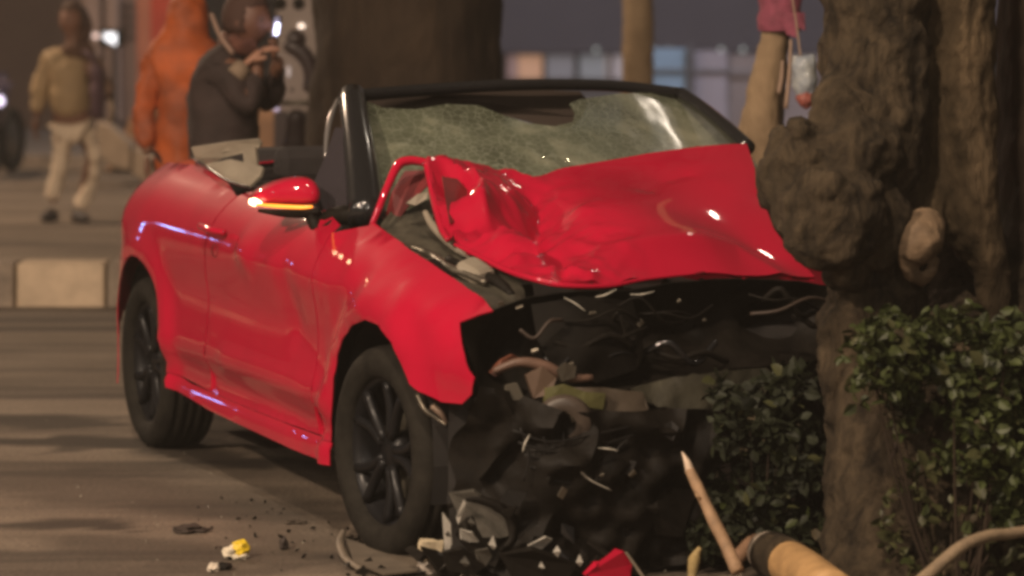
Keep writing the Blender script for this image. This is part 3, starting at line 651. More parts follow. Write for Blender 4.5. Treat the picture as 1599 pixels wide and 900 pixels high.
# pale roof frame and trim lying open behind the door
def frame_piece(pts, th): 
    o = px_poly('roof_frame', pts, CREAM, th); bevel(o, .008, 3); return o
frame_piece([(300, 230, -2.30), (360, 221, -2.15), (404, 217, -2.0), (409, 226, -2.0), (402, 234, -2.0), (350, 246, -2.2), (322, 262, -2.3), (306, 246, -2.3)], .012)
frame_piece([(322, 258, -2.25), (362, 250, -2.12), (412, 262, -1.95), (408, 276, -1.95), (390, 293, -1.95), (350, 278, -2.1)], .012)
frame_piece([(380, 232, -2.06), (400, 230, -2.0), (404, 268, -2.0), (384, 264, -2.05)], .012)
px_tube('belt_trim', [(300, 246, -2.42), (325, 262, -2.15), (355, 282, -1.85), (392, 294, -1.52)], [.006, .006, .006, .005], BLACKGLOSS, None, 6)
px_tube('belt_trim', [(304, 248, -2.40), (312, 255, -2.32), (318, 260, -2.25)], [.006, .01, .006], CHROME, None, 6)
# door mirror
mp = [PX(*p) for p in [(388, 312, -.92), (400, 296, -.90), (435, 280, -.86), (470, 274, -.82), (494, 278, -.78), (506, 300, -.76), (505, 322, -.76), (470, 324, -.80), (430, 322, -.86), (396, 322, -.91)]]
bm = bmesh.new(); back = Vector((-.13, .02, .0)); cen = sum(mp, Vector())/len(mp)
ra = [bm.verts.new(p) for p in mp]; rb = [bm.verts.new(cen+(p-cen)*.96+back) for p in mp]; rf = [bm.verts.new(cen+(p-cen)*.72+Vector((.055, -.01, .005))) for p in mp]
n = len(mp)
for i in range(n):
    bm.faces.new((ra[i], ra[(i+1) % n], rb[(i+1) % n], rb[i])); bm.faces.new((rf[i], rf[(i+1) % n], ra[(i+1) % n], ra[i]))
bm.faces.new(rb); bm.faces.new(rf[::-1]); bmesh.ops.recalc_face_normals(bm, faces=bm.faces)
mir = from_bm('door_mirror', bm, RED, car); sub(mir, 2)
AMB = mat('amber_indicator', (.9, .3, .02), .3, emit=(1, .33, .04), es=1.5)
HOT = mat('indicator_bulb', (1, .7, .4), .3, emit=(1, .62, .34), es=9)
tube('indicator', [PX(398, 319, -.86), PX(430, 322, -.80), PX(470, 324, -.74), PX(488, 323, -.72)], [.004, .006, .006, .004], AMB, mir, 6)
tube('indicator_bulb', [PX(390, 315, -.875), PX(398, 316, -.865), PX(408, 318, -.85)], [.008, .013, .005], HOT, mir, 8)
tube('mirror_underside', [PX(404, 329, -.90), PX(440, 333, -.84), PX(478, 334, -.78), PX(500, 330, -.75)], [.006, .013, .016, .012], BLACKP, mir, 8)
px_tube('mirror_stalk', [(486, 332, -.78), (492, 350, -.76), (502, 362, -.72), (520, 350, -.66)], [.024, .022, .018, .016], BLACKP, None, 8)
# door handle
hx, hzz = sx(338, 378)
hy = sideY(hx, hzz)
tube('door_handle', [(hx-.13, hy-.006, hzz+.045), (hx-.08, hy-.032, hzz+.05), (hx+.06, hy-.034, hzz+.045), (hx+.12, hy-.006, hzz+.04)], [.010, .014, .014, .010], RED, car, 8)
o = lathe('handle_recess', [(.001, -.006), (.035, -.004), (.048, -.012), (.052, 0)], REDIN, car, 24); o.location = (hx, hy+.004, hzz-.03); o.scale = (.75, 1, .45)
#PART3
# ================================================================== TREES
def organic(name, parts, m, parent, vox=.02, disp=.03, dsize=.12, blobs=(), disp2=.012, d2=.04):
    bm = bmesh.new()
    for pts, rad in parts:
        p = smooth_path(pts, 8); tube_bm(bm, p, lerp_list(rad, len(p)), 18, True)
    for c, r in blobs:
        g = bmesh.ops.create_icosphere(bm, subdivisions=3, radius=1)
        rr = r if isinstance(r, (tuple, list)) else (r, r, r)
        for v in g['verts']: v.co = Vector((v.co.x*rr[0], v.co.y*rr[1], v.co.z*rr[2]))+Vector(c)
    o = from_bm(name, bm, m, parent)
    md = o.modifiers.new('remesh', 'REMESH'); md.mode = 'VOXEL'; md.voxel_size = vox; md.use_smooth_shade = True
    sm = o.modifiers.new('smooth', 'SMOOTH'); sm.iterations = 3
    for k, (st, sz) in enumerate(((disp, dsize), (disp2, d2))):
        t = bpy.data.textures.new(name+'_relief', 'CLOUDS'); t.noise_scale = sz; t.noise_depth = 3
        dm = o.modifiers.new('relief', 'DISPLACE'); dm.texture = t; dm.strength = st; dm.mid_level = .5; dm.texture_coords = 'LOCAL'
    return o
tree = thing('old_tree', (1.05, 9.35, 0), 'big gnarled tree with a knobbly burl and split trunk that the red car hit', 'tree')
TL = Vector(tree.location)
def T(px, py, y): return at(px, py, y)-TL
TP = []
# main trunk: runs off the top of the picture, hollow below
TP.append(([T(1368, -420, 9.60), T(1368, -120, 9.55), T(1368, 60, 9.55), T(1360, 200, 9.5), T(1335, 330, 9.45)], [.162, .162, .158, .165, .16]))
TP.append(([T(1400, 330, 9.62), T(1390, 420, 9.6), T(1360, 520, 9.55), T(1405, 640, 9.42), T(1415, 780, 9.32), T(1420, 960, 9.2)], [.12, .12, .16, .21, .225, .27]))
TP.append(([T(1500, 470, 9.85), T(1490, 600, 9.55), T(1510, 760, 9.4), T(1530, 1000, 9.3)], [.10, .18, .22, .26]))
TP.append(([T(1455, 520, 9.6), T(1462, 640, 9.34), T(1470, 780, 9.2), T(1480, 980, 9.08)], [.06, .11, .14, .18]))
TP.append(([T(1545, 500, 9.75), T(1550, 620, 9.50), T(1560, 760, 9.35), T(1570, 980, 9.25)], [.08, .15, .19, .22]))
TP.append(([T(1610, 420, 9.95), T(1600, 600, 9.7), T(1620, 800, 9.5), T(1640, 1000, 9.4)], [.14, .18, .22, .25]))
# roots and shoulders sloping away from the burl
TP.append(([T(1420, 440, 9.45), T(1350, 500, 9.42), T(1322, 560, 9.42), T(1330, 700, 9.40), T(1335, 960, 9.3)], [.06, .085, .085, .075, .09]))
bl = [(T(1262, 262, 9.35), (.115, .12, .12)), (T(1330, 250, 9.32), (.12, .12, .14)), (T(1300, 340, 9.25), (.15, .14, .15)), (T(1235, 330, 9.30), (.065, .09, .08)), (T(1275, 380, 9.27), (.075, .09, .06)), (T(1370, 350, 9.35), (.10, .10, .13)), (T(1222, 240, 9.38), (.055, .07, .075)), (T(1325, 425, 9.36), (.065, .08, .055)), (T(1345, 300, 9.20), (.06, .05, .05)), (T(1290, 290, 9.15), (.045, .04, .05)), (T(1268, 350, 9.19), (.04, .04, .04)), (T(1320, 390, 9.17), (.05, .04, .05)), (T(1250, 205, 9.30), (.045, .05, .04)), (T(1380, 230, 9.33), (.05, .05, .08))]
bl += [(T(1330, 180, 9.42), (.13, .12, .12)), (T(1400, 400, 9.45), (.08, .10, .10)), (T(1215, 290, 9.34), (.055, .07, .09)), (T(1330, 455, 9.42), (.06, .08, .05))]
TP.append(([T(1350, 120, 9.5), T(1330, 240, 9.42), T(1312, 380, 9.40)], [.10, .14, .11]))
trunk = organic('trunk', TP, BARK, tree, .0115, .055, .10, bl, .024, .04)
organic('second_trunk', [([T(1486, -420, 9.72), T(1486, -100, 9.70), T(1486, 80, 9.68), T(1492, 220, 9.65), T(1508, 330, 9.62), T(1545, 420, 9.62), T(1552, 500, 9.62), T(1550, 600, 9.6)], [.128, .132, .130, .125, .105, .052, .045, .07]),
     ([T(1470, 240, 9.62), T(1448, 320, 9.55), T(1440, 390, 9.5)], [.07, .055, .04]),
     ([T(1518, 320, 9.62), T(1535, 400, 9.60), T(1540, 470, 9.62)], [.06, .035, .03])], BARKL, tree, .011, .03, .10, disp2=.018)
organic('cut_knot', [([T(1448, 345, 9.36), T(1436, 375, 9.30), T(1420, 405, 9.30)], [.055, .068, .042]), ([T(1412, 392, 9.30), T(1422, 425, 9.32), T(1444, 440, 9.36)], [.022, .024, .018]), ([T(1460, 400, 9.34), T(1452, 430, 9.34), T(1436, 442, 9.43)], [.018, .016, .014])], mat('knot_wood', (.15, .10, .058), .8, var=.3, vscale=18, bump=.008), tree, .008, .012, .05, disp2=.006)
organic('dark_trunk', [([T(1650, -420, 10.0), T(1650, 0, 10.0), T(1650, 300, 9.95), T(1660, 640, 9.9)], [.19, .18, .18, .2])], BARKD, tree, .02, .05, .13)  # shadow on this trunk is put into its dark bark colour
organic('hollow_back', [([T(1480, 330, 9.98), T(1470, 430, 9.95), T(1480, 520, 9.9)], [.10, .13, .13])], BARKD, tree, .02, .04, .1)
tube('vine', [T(1400, 640, 9.20), T(1398, 700, 9.17), T(1378, 745, 9.14), T(1366, 790, 9.12), T(1352, 840, 9.10), T(1352, 920, 9.08)], [.004, .005, .006, .007, .008, .008], mat('vine_bark', (.03, .018, .012), .9), tree, 8)

# far side trees --------------------------------------------------------
def simple_tree(px0, px1, y, label, m, name='tree', lean=0, crown=True, top=6.2):
    cx = (at(px0, 100, y).x+at(px1, 100, y).x)/2; r = (px1-px0)/FPX*y/2
    t = thing(name, (cx, y, 0), label, 'tree')
    organic('trunk', [([(0, 0, -.1), (0, 0, .4), (lean*.5, 0, 1.6), (lean, 0, 3.2), (lean*1.4, .1, top)], [r*1.35, r*1.08, r, r*.95, r*.6])], m, t, max(.02, r*.07), r*.22, r*.8, disp2=r*.06, d2=r*.25)
    for k in range(5):
        a = k*1.26+px0; h = rnd.uniform(3.6, top-.6)
        tube('branch', [(lean, 0, h), (lean+.9*math.cos(a), .9*math.sin(a), h+.8), (lean+1.8*math.cos(a), 1.8*math.sin(a), h+1.9)], [r*.4, r*.25, r*.1], m, t, 8)
    if crown:
        o = leaf_cloud('crown', [((lean+rnd.uniform(-1.6, 1.6), rnd.uniform(-1.6, 1.6), top+rnd.uniform(-.8, 1.6)), 1.0) for _ in range(10)], 2600, .13, LEAFD, t)
        setp(o, kind='stuff')
    return t
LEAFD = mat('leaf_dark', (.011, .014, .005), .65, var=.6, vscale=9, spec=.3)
LEAFG = mat('leaf_green', (.036, .046, .013), .5, var=.6, vscale=14, spec=.35)
LEAFO = mat('leaf_olive', (.060, .062, .024), .5, var=.6, vscale=14, spec=.35)
LEAFB = mat('leaf_brown_green', (.055, .040, .018), .7, var=.6, vscale=12)
def leaf_verts(s, w=.42):
    return [(0, 0, 0), (s*w*.8, s*.35, s*.06), (s*w*.62, s*.72, s*.02), (0, s, -s*.10), (-s*w*.62, s*.72, s*.02), (-s*w*.8, s*.35, s*.06), (0, s*.45, -s*.03)]
LF = [(0, 1, 6), (1, 2, 6), (2, 3, 6), (3, 4, 6), (4, 5, 6), (5, 0, 6)]
def rand_rot(up=.5):
    v = Vector((rnd.gauss(0, 1), rnd.gauss(0, 1), rnd.gauss(0, 1)+up)).normalized()
    return v.to_track_quat('Z', 'Y').to_matrix() @ Matrix.Rotation(rnd.uniform(0, 6.28), 3, 'Z')
def leaf_cloud(name, blobs, n, size, m, parent):
    vs = []; fs = []
    for i in range(n):
        c, r = blobs[rnd.randrange(len(blobs))]
        rr = r if isinstance(r, tuple) else (r, r, r)
        d = Vector((rnd.gauss(0, 1), rnd.gauss(0, 1), rnd.gauss(0, 1))).normalized()*rnd.uniform(.55, 1.05)
        p = Vector(c)+Vector((d.x*rr[0], d.y*rr[1], d.z*rr[2])); Q = rand_rot(.7); s = size*rnd.uniform(.6, 1.25); k = len(vs)
        vs += [p+Q@Vector(v) for v in leaf_verts(s)]; fs += [tuple(k+j for j in f) for f in LF]
    return from_py(name, vs, fs, m, parent)
simple_tree(488, 786, 17.2, 'wide dark tree trunk standing behind the windscreen of the car', BARKD, top=5.5)
simple_tree(972, 1020, 23, 'slim pale tree trunk behind the right half of the windscreen', BARKTAN)
gl = thing('leaning_tree', (at(1190, 200, 13.6).x, 13.6, 0), 'leaning tan tree trunk with a pink cloth tied round it, left of the big burl', 'tree')
G0 = Vector(gl.location)
def G(px, py, y=13.6): return at(px, py, y)-G0
organic('trunk', [([G(1175, 720), G(1178, 420), G(1182, 240), G(1196, 140), G(1210, 50), G(1222, -100), G(1240, -500)], [.16, .12, .088, .07, .055, .055, .05]), ([G(1150, 700), G(1158, 300), G(1166, 200), G(1185, 120)], [.09, .06, .035, .02])], BARKTAN, gl, .016, .03, .12)
organic('trunk_strand', [([G(1205, 500), G(1207, 240), G(1214, 140), G(1222, 60), G(1238, -60)], [.06, .045, .035, .03, .03])], BARKD, gl, .014, .02, .1)
PINK = mat('pink_cloth', (.24, .055, .09), .85, var=.35, vscale=10, bump=.01)
pc = thing('pink_cloth', G(1218, 10)+G0, 'faded pink cloth wrapped round the leaning trunk at the top edge', 'cloth')
PC0 = Vector(pc.location)
lo = lathe('cloth_wrap', [(.085, -.10), (.092, -.05), (.080, -.01), (.092, .04), (.086, .10), (.080, .2)], PINK, pc, 40, 'Z'); solid(lo, .006)
px0 = at(1200, 45, 13.45)-PC0
for a, b, s in ((1232, 60, .03), (1246, 48, .025)):
    bm = bmesh.new(); vs = [at(a-12, 20, 13.5)-PC0, at(a+10, 20, 13.5)-PC0, at(a+12, b, 13.48)-PC0, at(a-4, b-6, 13.5)-PC0]
    solid(from_py('cloth_tail', vs, [(0, 1, 2, 3)], PINK, pc), .006)
PALES = mat('pale_strip', (.32, .22, .16), .7)
for (x0, y0, x1, y1), lb in (((1222, 95, 1216, 146), 'short pale strip hanging beside the leaning trunk'), ((1235, 62, 1227, 170), 'long pale strip hanging between the leaning trunk and the burl')):
    P0 = at(x0, y0, 13.35); P1 = at(x1, y1, 13.35)
    o = tube('cloth_strip', [Vector((0, 0, 0)), (P1-P0)*.5+Vector((.004, 0, 0)), P1-P0], [.006, .0085, .009], PALES, None, 8); o.location = P0
    setp(o, lb, 'strip', 'pale strips hanging by the leaning trunk')
# pale blue bag on the trunk
bg = thing('plastic_bag', at(1257, 120, 13.3), 'crumpled blue-white plastic bag with a red foot between trunk and burl', 'bag')
B0 = Vector(bg.location)
BAGM = mat('bag_plastic', (.22, .26, .32), .4, col2=(.48, .50, .48), vscale=16, coat=.3, bump=.01, bscale=16)
o = organic('bag_body', [([at(1256, 86, 13.3)-B0, at(1256, 100, 13.3)-B0, at(1257, 130, 13.3)-B0, at(1260, 150, 13.3)-B0], [.045, .052, .05, .034])], BAGM, bg, .008, .02, .05)
o = organic('bag_foot', [([at(1252, 146, 13.28)-B0, at(1260, 158, 13.28)-B0, at(1266, 168, 13.28)-B0], [.03, .034, .018])], mat('bag_red', (.30, .09, .07), .5, bump=.006), bg, .008, .01, .04)
tube('bag_string', [at(1250, 88, 13.3)-B0, at(1244, 40, 13.4)-B0, at(1236, -10, 13.5)-B0], .004, PALES, bg, 6)

# ================================================================== SHRUBS
soil = mat('soil', (.040, .028, .017), .95, var=.4, vscale=8, bump=.02, bscale=12)
grid('planting_soil', list(np.linspace(.62, 4.5, 30)), list(np.linspace(8.2, 9.75, 16)), lambda x, y: .03+.02*noise.noise(Vector((x*4, y*4, 0))) - (.05 if x < .7 else 0), soil)
leaf_me = []
for s in (.034, .045, .056):
    me = bpy.data.meshes.new('leaf'); me.from_pydata(leaf_verts(s, .40), [], LF); me.polygons.foreach_set('use_smooth', [True]*len(LF)); leaf_me.append(me)
lm2 = []
for me in leaf_me:
    a = me.copy(); a.materials.append(LEAFG); b = me.copy(); b.materials.append(LEAFO); c_ = me.copy(); c_.materials.append(LEAFB); lm2 += [a, a, b, b, c_]
def shrub(name, base, label, blobs, nleaf, nstuff, cat='shrub', stuffm=LEAFG, size=.04):
    t = thing(name, base, label, cat); b0 = Vector(base)
    for i, (c, r) in enumerate(blobs[:10]):
        c = Vector(c)-b0; q = Vector((c.x*.5+rnd.uniform(-.05, .05), c.y*.5, .0))
        tube('stem', [Vector((q.x*.4, q.y*.4, -.03)), Vector((c.x*.7, c.y*.7, c.z*.5)), c], [.005, .004, .002], BARKD, t, 6)
    for i in range(nleaf):
        c, r = blobs[rnd.randrange(len(blobs))]; rr = r if isinstance(r, tuple) else (r, r, r)
        d = Vector((rnd.gauss(0, 1), rnd.gauss(0, 1)-.6, rnd.gauss(0, 1)+.3)).normalized()*rnd.uniform(.8, 1.1)
        o = bpy.data.objects.new('leaf', rnd.choice(lm2)); C.objects.link(o); o.parent = t
        M = rand_rot(.8).to_4x4(); M.translation = Vector(c)-b0+Vector((d.x*rr[0], d.y*rr[1], d.z*rr[2])); o.matrix_local = M
    o = leaf_cloud('foliage', [(Vector(c)-b0, r) for c, r in blobs], nstuff, size, stuffm, t); setp(o, kind='stuff')
    return t
bb = []
for _ in range(64):
    x = rnd.uniform(1345, 1630); yy = rnd.uniform(505, 660 if x > 1400 else 610)
    bb.append((at(x, yy, rnd.uniform(8.85, 9.1)), rnd.uniform(.03, .07)))
for _ in range(22):
    x = rnd.uniform(1470, 1630); yy = rnd.uniform(640, 740); bb.append((at(x, yy, rnd.uniform(8.8, 9.0)), rnd.uniform(.025, .055)))
for _ in range(8): bb.append((at(rnd.uniform(1560, 1640), rnd.uniform(720, 820), 8.9), .035))
shrub('leafy_shrub', at(1500, 900, 8.9)*Vector((1, 1, 0)) if False else (at(1500, 900, 8.9).x, 8.9, .03), 'leafy green shrub covering the lower trunk at the right edge', bb, 290, 3000)
iv = []
for _ in range(34): iv.append((at(rnd.uniform(1370, 1600), rnd.uniform(720, 900), 8.98), rnd.uniform(.02, .045)))
shrub('ivy', (at(1480, 900, 9.0).x, 8.98, .03), 'thin ivy shoots creeping up the foot of the tree', iv, 110, 260, 'plant', LEAFO, .03)
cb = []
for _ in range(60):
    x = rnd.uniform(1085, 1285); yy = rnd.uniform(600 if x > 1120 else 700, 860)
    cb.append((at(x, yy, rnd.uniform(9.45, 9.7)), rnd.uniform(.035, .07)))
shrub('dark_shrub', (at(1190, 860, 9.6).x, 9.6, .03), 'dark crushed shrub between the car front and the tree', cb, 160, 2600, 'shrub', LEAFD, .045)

# wood lying in front ----------------------------------------------------
def loose_tube(name, pts, rad, m, label, cat, n=10):
    P = [at(*p) for p in pts]; o = tube(name, [p-P[0] for p in P], rad, m, None, n); o.location = P[0]; return setp(o, label, cat)
st = thing('broken_stake', at(1150, 890, 9.05), 'thin broken stake with a splintered pale tip, leaning up toward the car', 'stake')
S0 = Vector(st.location)
tube('shaft', [at(1152, 893, 9.05)-S0, at(1132, 848, 9.1)-S0, at(1116, 817, 9.12)-S0, at(1102, 787, 9.15)-S0, at(1089, 760, 9.17)-S0, at(1077, 735, 9.2)-S0], [.020, .018, .0185, .016, .0165, .014], mat('stick_wood', (.30, .19, .11), .75, var=.3, vscale=20, bump=.003), st, 10)
tube('splinter', [at(1078, 738, 9.2)-S0, at(1073, 722, 9.2)-S0, at(1065, 706, 9.21)-S0], [.014, .010, .002], mat('fresh_wood', (.62, .48, .36), .6), st, 8)
tube('twig', [at(1096, 782, 9.15)-S0, at(1086, 772, 9.13)-S0], [.006, .003], WOOD, st, 6)
lg = thing('cut_log', at(1240, 890, 9.0), 'thick cut log with a pale band lying at the foot of the tree', 'log')
L0 = Vector(lg.location)
def LG(x, y, d): return at(x, y, d)-L0
tube('log_body', [LG(1215, 872, 9.20), LG(1250, 890, 9.0), LG(1300, 930, 8.7)], [.062, .063, .066], mat('log_wood', (.38, .23, .10), .6, var=.3, vscale=9, bump=.004), lg, 28)
tube('bark_band', [LG(1205, 866, 9.24), LG(1232, 880, 9.10)], [.066, .068], BARK, lg, 28)
tube('log_end', [LG(1196, 861, 9.28), LG(1206, 866, 9.235)], [.058, .063], mat('grey_wood', (.30, .25, .20), .7, var=.25, vscale=14, bump=.004), lg, 28)
tube('log_stub', [LG(1150, 872, 9.30), LG(1180, 850, 9.34), LG(1206, 862, 9.3)], [.02, .03, .04], mat('brown_wood', (.16, .09, .05), .8, var=.3, bump=.004), lg, 12)
loose_tube('fallen_branch', [(1420, 925, 8.55), (1455, 893, 8.6), (1500, 855, 8.65), (1540, 838, 8.7), (1575, 834, 8.75), (1625, 826, 8.8)], [.020, .018, .017, .0165, .016, .015], mat('branch_wood', (.26, .19, .12), .7, var=.3, vscale=14, bump=.004), 'bare pale branch rising out of the bottom right corner', 'branch')
loose_tube('wood_chip', [(1080, 905, 9.2), (1084, 875, 9.3), (1093, 855, 9.3)], [.012, .018, .006], mat('chip_wood', (.26, .19, .08), .7, var=.3), 'yellowish wood chip upright beside the broken stake', 'wood chip')

# ================================================================== DEBRIS
def crumple(name, px, py, size, m, label, cat, amp=.25, z=None, seedv=0, y=None):
    p = on_ground(px, py) if y is None else at(px, py, y)
    bm = bmesh.new(); bmesh.ops.create_icosphere(bm, subdivisions=3, radius=1)
    for v in bm.verts:
        q = v.co.copy(); k = 1+amp*noise.noise(q*1.7+Vector((seedv, 3, 1)))*2+amp*.6*(1-2*abs(noise.noise(q*3.1+Vector((seedv, 0, 7)))))
        v.co = Vector((q.x*size[0], q.y*size[1], q.z*size[2]))*k
        v.co.z = max(v.co.z, -size[2]*.8)
    o = from_bm(name, bm, m, None, False); o.location = p+Vector((0, 0, size[2]*.78 if y is None else 0)); return setp(o, label, cat)
yt = thing('cup', on_ground(370, 872)+Vector((0, 0, .018)), 'crushed yellow and white paper cup lying on the road', 'cup', None, R(8))
YEL = mat('cup_yellow', (.68, .48, .02), .5, var=.2, vscale=20, bump=.002); WHI = mat('cup_white', (.62, .55, .42), .6, bump=.003)
def lump(name, c, size, m, parent, sd, amp=.5):
    bm = bmesh.new(); bmesh.ops.create_icosphere(bm, subdivisions=3, radius=1)
    for v in bm.verts:
        q = v.co.copy(); k = 1+amp*noise.noise(q*1.6+Vector((sd, 3, 1)))+amp*.5*(1-2*abs(noise.noise(q*2.9+Vector((sd, 0, 7)))))
        v.co = Vector((q.x*size[0], q.y*size[1], q.z*size[2]))*k
    o = from_bm(name, bm, m, parent, False); o.location = c; return o
lump('cup_side', (.008, 0, .006), (.024, .020, .024), YEL, yt, 4.2)
lump('cup_rim', (-.020, -.004, -.001), (.019, .018, .016), WHI, yt, 9.1, .7)
lump('cup_fold', (.004, -.014, -.010), (.022, .010, .008), WHI, yt, 2.1, .7)
pw = thing('paper_packet', on_ground(672, 895), 'crumpled cream paper packet standing by the front wheel', 'packet')
PP = Vector(pw.location)
CRM = mat('packet_paper', (.60, .50, .34), .55, var=.15, vscale=14, bump=.006, bscale=30)
bm = bmesh.new(); box_bm(bm, (0, 0, .065), (.062, .035, .055), eul(8, 6, 20), .006); bmesh.ops.subdivide_edges(bm, edges=bm.edges, cuts=2, use_grid_fill=True)
for v in bm.verts: v.co += Vector((noise.noise(v.co*40), noise.noise(v.co*40+Vector((5, 0, 0))), noise.noise(v.co*45)))*.007
from_bm('packet_body', bm, CRM, pw, False)
bm = bmesh.new(); box_bm(bm, (.002, 0, .018), (.066, .045, .036), eul(-6, 10, -12), .008); bmesh.ops.subdivide_edges(bm, edges=bm.edges, cuts=3, use_grid_fill=True)
for v in bm.verts: v.co += Vector((noise.noise(v.co*60), noise.noise(v.co*60+Vector((5, 0, 0))), noise.noise(v.co*55)))*.014
from_bm('packet_foot', bm, mat('packet_foil', (.42, .36, .30), .3, .3, var=.3, vscale=30), pw, False)
crumple('paper_scrap', 333, 893, (.016, .012, .014), mat('paper_white', (.62, .54, .44), .6), 'small white paper scrap below the yellow cup', 'paper', seedv=2)
crumple('dry_leaf', 298, 832, (.045, .030, .012), mat('leaf_brown', (.035, .024, .018), .8), 'dark dry leaf on the road left of the yellow cup', 'leaf', .45, seedv=5)
crumple('dry_leaf', 462, 818, (.028, .02, .007), mat('leaf_brown_faint', (.06, .045, .032), .8), 'faint brown leaf on the road between cup and front wheel', 'leaf', .4, seedv=6)
crumple('rubber_lump', 350, 890, (.022, .02, .012), BLACKP, 'small black lump right beside the white paper scrap', 'debris', seedv=8)
crumple('tar_lump', 443, 858, (.012, .02, .02), mat('dark_clot', (.035, .025, .02), .8), 'dark reddish lump on the road right of the yellow cup', 'debris', seedv=9)
# strip of trim under the front wheel
tr = thing('trim_strip', on_ground(560, 880), 'curved beige-grey strip of bumper trim lying under the front wheel', 'trim')
t0 = Vector(tr.location)
TRM = mat('dusty_trim', (.155, .125, .092), .6, var=.25, bump=.002)
tube('trim_edge', [on_ground(537, 828, .02)-t0, on_ground(531, 848, .02)-t0, on_ground(540, 872, .015)-t0, on_ground(562, 888, .015)-t0], [.008, .013, .014, .012], TRM, tr, 8, 5, .6)
o = from_py('trim_sheet', [on_ground(x, y, .018)-t0 for x, y in [(540, 842), (590, 858), (650, 868), (655, 892), (600, 898), (552, 878)]], [(0, 1, 2, 3, 4, 5)], mat('dusty_sheet', (.10, .08, .058), .7, var=.3), tr); solid(o, .006)
# headlight fragments
FRG = mat('lens_shard', (.36, .34, .30), .12, 0, coat=.6, var=.3, vscale=25)
FRD = mat('lens_grey', (.07, .065, .055), .25, 0, coat=.5, var=.4, vscale=18)
def shard(pts, m, label, y0, thick=.006, name='headlight_shard'):
    P = [at(x, y, y0+d) for x, y, d in pts]; c = P[0]
    o = from_py(name, [p-c for p in P], [tuple(range(len(P)))] if len(P) < 5 else [(0, i, i+1) for i in range(1, len(P)-1)], m); o.location = c; solid(o, thick); return setp(o, label, 'shard')
shard([(712, 808, .02), (724, 780, 0), (728, 786, 0), (720, 806, .02), (716, 820, .02)], FRG, 'tall pale lens shard nearest the front wheel', 9.22)
shard([(691, 800, 0), (704, 818, 0), (706, 850, .01), (700, 862, .02), (694, 858, .02)], FRG, 'white upright lens shard above the cream packet', 9.20)
shard([(718, 826, 0), (738, 832, 0), (748, 846, .02), (732, 846, .02), (720, 842, 0)], FRG, 'bright wedge shaped lens shard in the heap under the bumper', 9.20)
shard([(824, 852, 0), (852, 838, 0), (862, 842, .02), (840, 862, .02), (832, 864, 0)], FRG, 'slanting lens shard at the right of the heap', 9.22)
shard([(742, 860, 0), (762, 856, 0), (768, 868, .02), (758, 884, .02), (746, 874, 0)], FRD, 'grey lens shard right of the cream packet', 9.18)
shard([(700, 770, .0), (740, 766, 0), (790, 800, .03), (800, 836, .03), (780, 842, .0), (730, 838, 0)], FRD, 'large dark headlight bowl lying broken under the bumper', 9.27, .02, 'headlight_bowl')
shard([(690, 862, 0), (720, 856, 0), (760, 880, .02), (740, 898, .02), (700, 892, 0)], BLACKP, 'black plastic scrap behind the cream packet', 9.20, .02, 'plastic_scrap')
shard([(780, 866, 0), (830, 856, 0), (900, 880, .05), (880, 912, .05), (800, 900, 0)], BLACKP, 'black plastic scrap in the middle of the heap', 9.16, .02, 'plastic_scrap')
hp = thing('plastic_heap', (at(790, 890, 9.3).x, 9.36, 0), 'low heap of broken black plastic on the road under the torn bumper', 'debris')
for k in range(15):
    q = Vector((rnd.uniform(-.26, .30), rnd.uniform(-.12, .14), rnd.uniform(.02, .085)))
    o = box('plastic_piece', q, (rnd.uniform(.05, .16), rnd.uniform(.03, .09), rnd.uniform(.008, .03)), rnd.choice([BLACKP, BLACKP, BLACKGLOSS]), hp, .003, eul(rnd.uniform(-50, 50), rnd.uniform(-40, 40), rnd.uniform(0, 180)), .012)
for k, (x_, y_) in enumerate(((735, 815), (770, 850), (812, 872), (870, 862), (700, 835), (905, 878), (726, 878), (845, 885))):
    shard([(x_-rnd.uniform(4, 9), y_, 0), (x_, y_-rnd.uniform(5, 14), .01), (x_+rnd.uniform(4, 11), y_+rnd.uniform(-3, 5), 0), (x_+1, y_+rnd.uniform(4, 9), .01)], FRG if k % 2 else FRD, ['tiny grey glass splinter below the wheel end of the bumper', 'tiny pale glass splinter in the middle of the plastic heap', 'tiny grey glass splinter low in the plastic heap', 'tiny pale glass splinter at the right end of the plastic heap', 'tiny grey glass splinter beside the white upright lens shard', 'tiny pale glass splinter nearest the red body fragment', 'tiny grey glass splinter right of the cream packet', 'tiny pale glass splinter at the lower edge of the heap'][k], 9.17, .004, 'glass_splinter')
rs = shard([(912, 897, 0), (930, 880, 0), (950, 876, .02), (960, 858, .03), (972, 860, .03), (985, 880, .05), (980, 910, .05), (930, 912, 0)], RED, 'glossy red body fragment standing at the bottom edge', 9.15, .02, 'body_fragment'); bevel(rs, .006)
shard([(975, 862, 0), (979, 862, 0), (1010, 905, 0), (1004, 905, 0)], TRM, 'thin beige trim splinter right of the red fragment', 9.15, .006, 'trim_splinter')
vs = []; fs = []
def chips(n, bx, size, ybias=None):
    for _ in range(n):
        p = on_ground(rnd.uniform(bx[0], bx[2]), rnd.uniform(bx[1], bx[3])); s = size*rnd.uniform(.4, 1.3); k = len(vs); Q = rand_rot(1.5)
        for a in ((-1, -.6, 0), (1, -.5, 0), (.7, .8, 0), (-.6, .7, 0), (0, 0, .7)): vs.append(p+Vector((0, 0, s*.6))+Q@(Vector(a)*s))
        fs.extend([(k, k+1, k+4), (k+1, k+2, k+4), (k+2, k+3, k+4), (k+3, k, k+4), (k+3, k+2, k+1, k)])
chips(40, (120, 690, 560, 900), .004); chips(170, (560, 800, 1060, 905), .007); chips(30, (0, 560, 300, 900), .003)
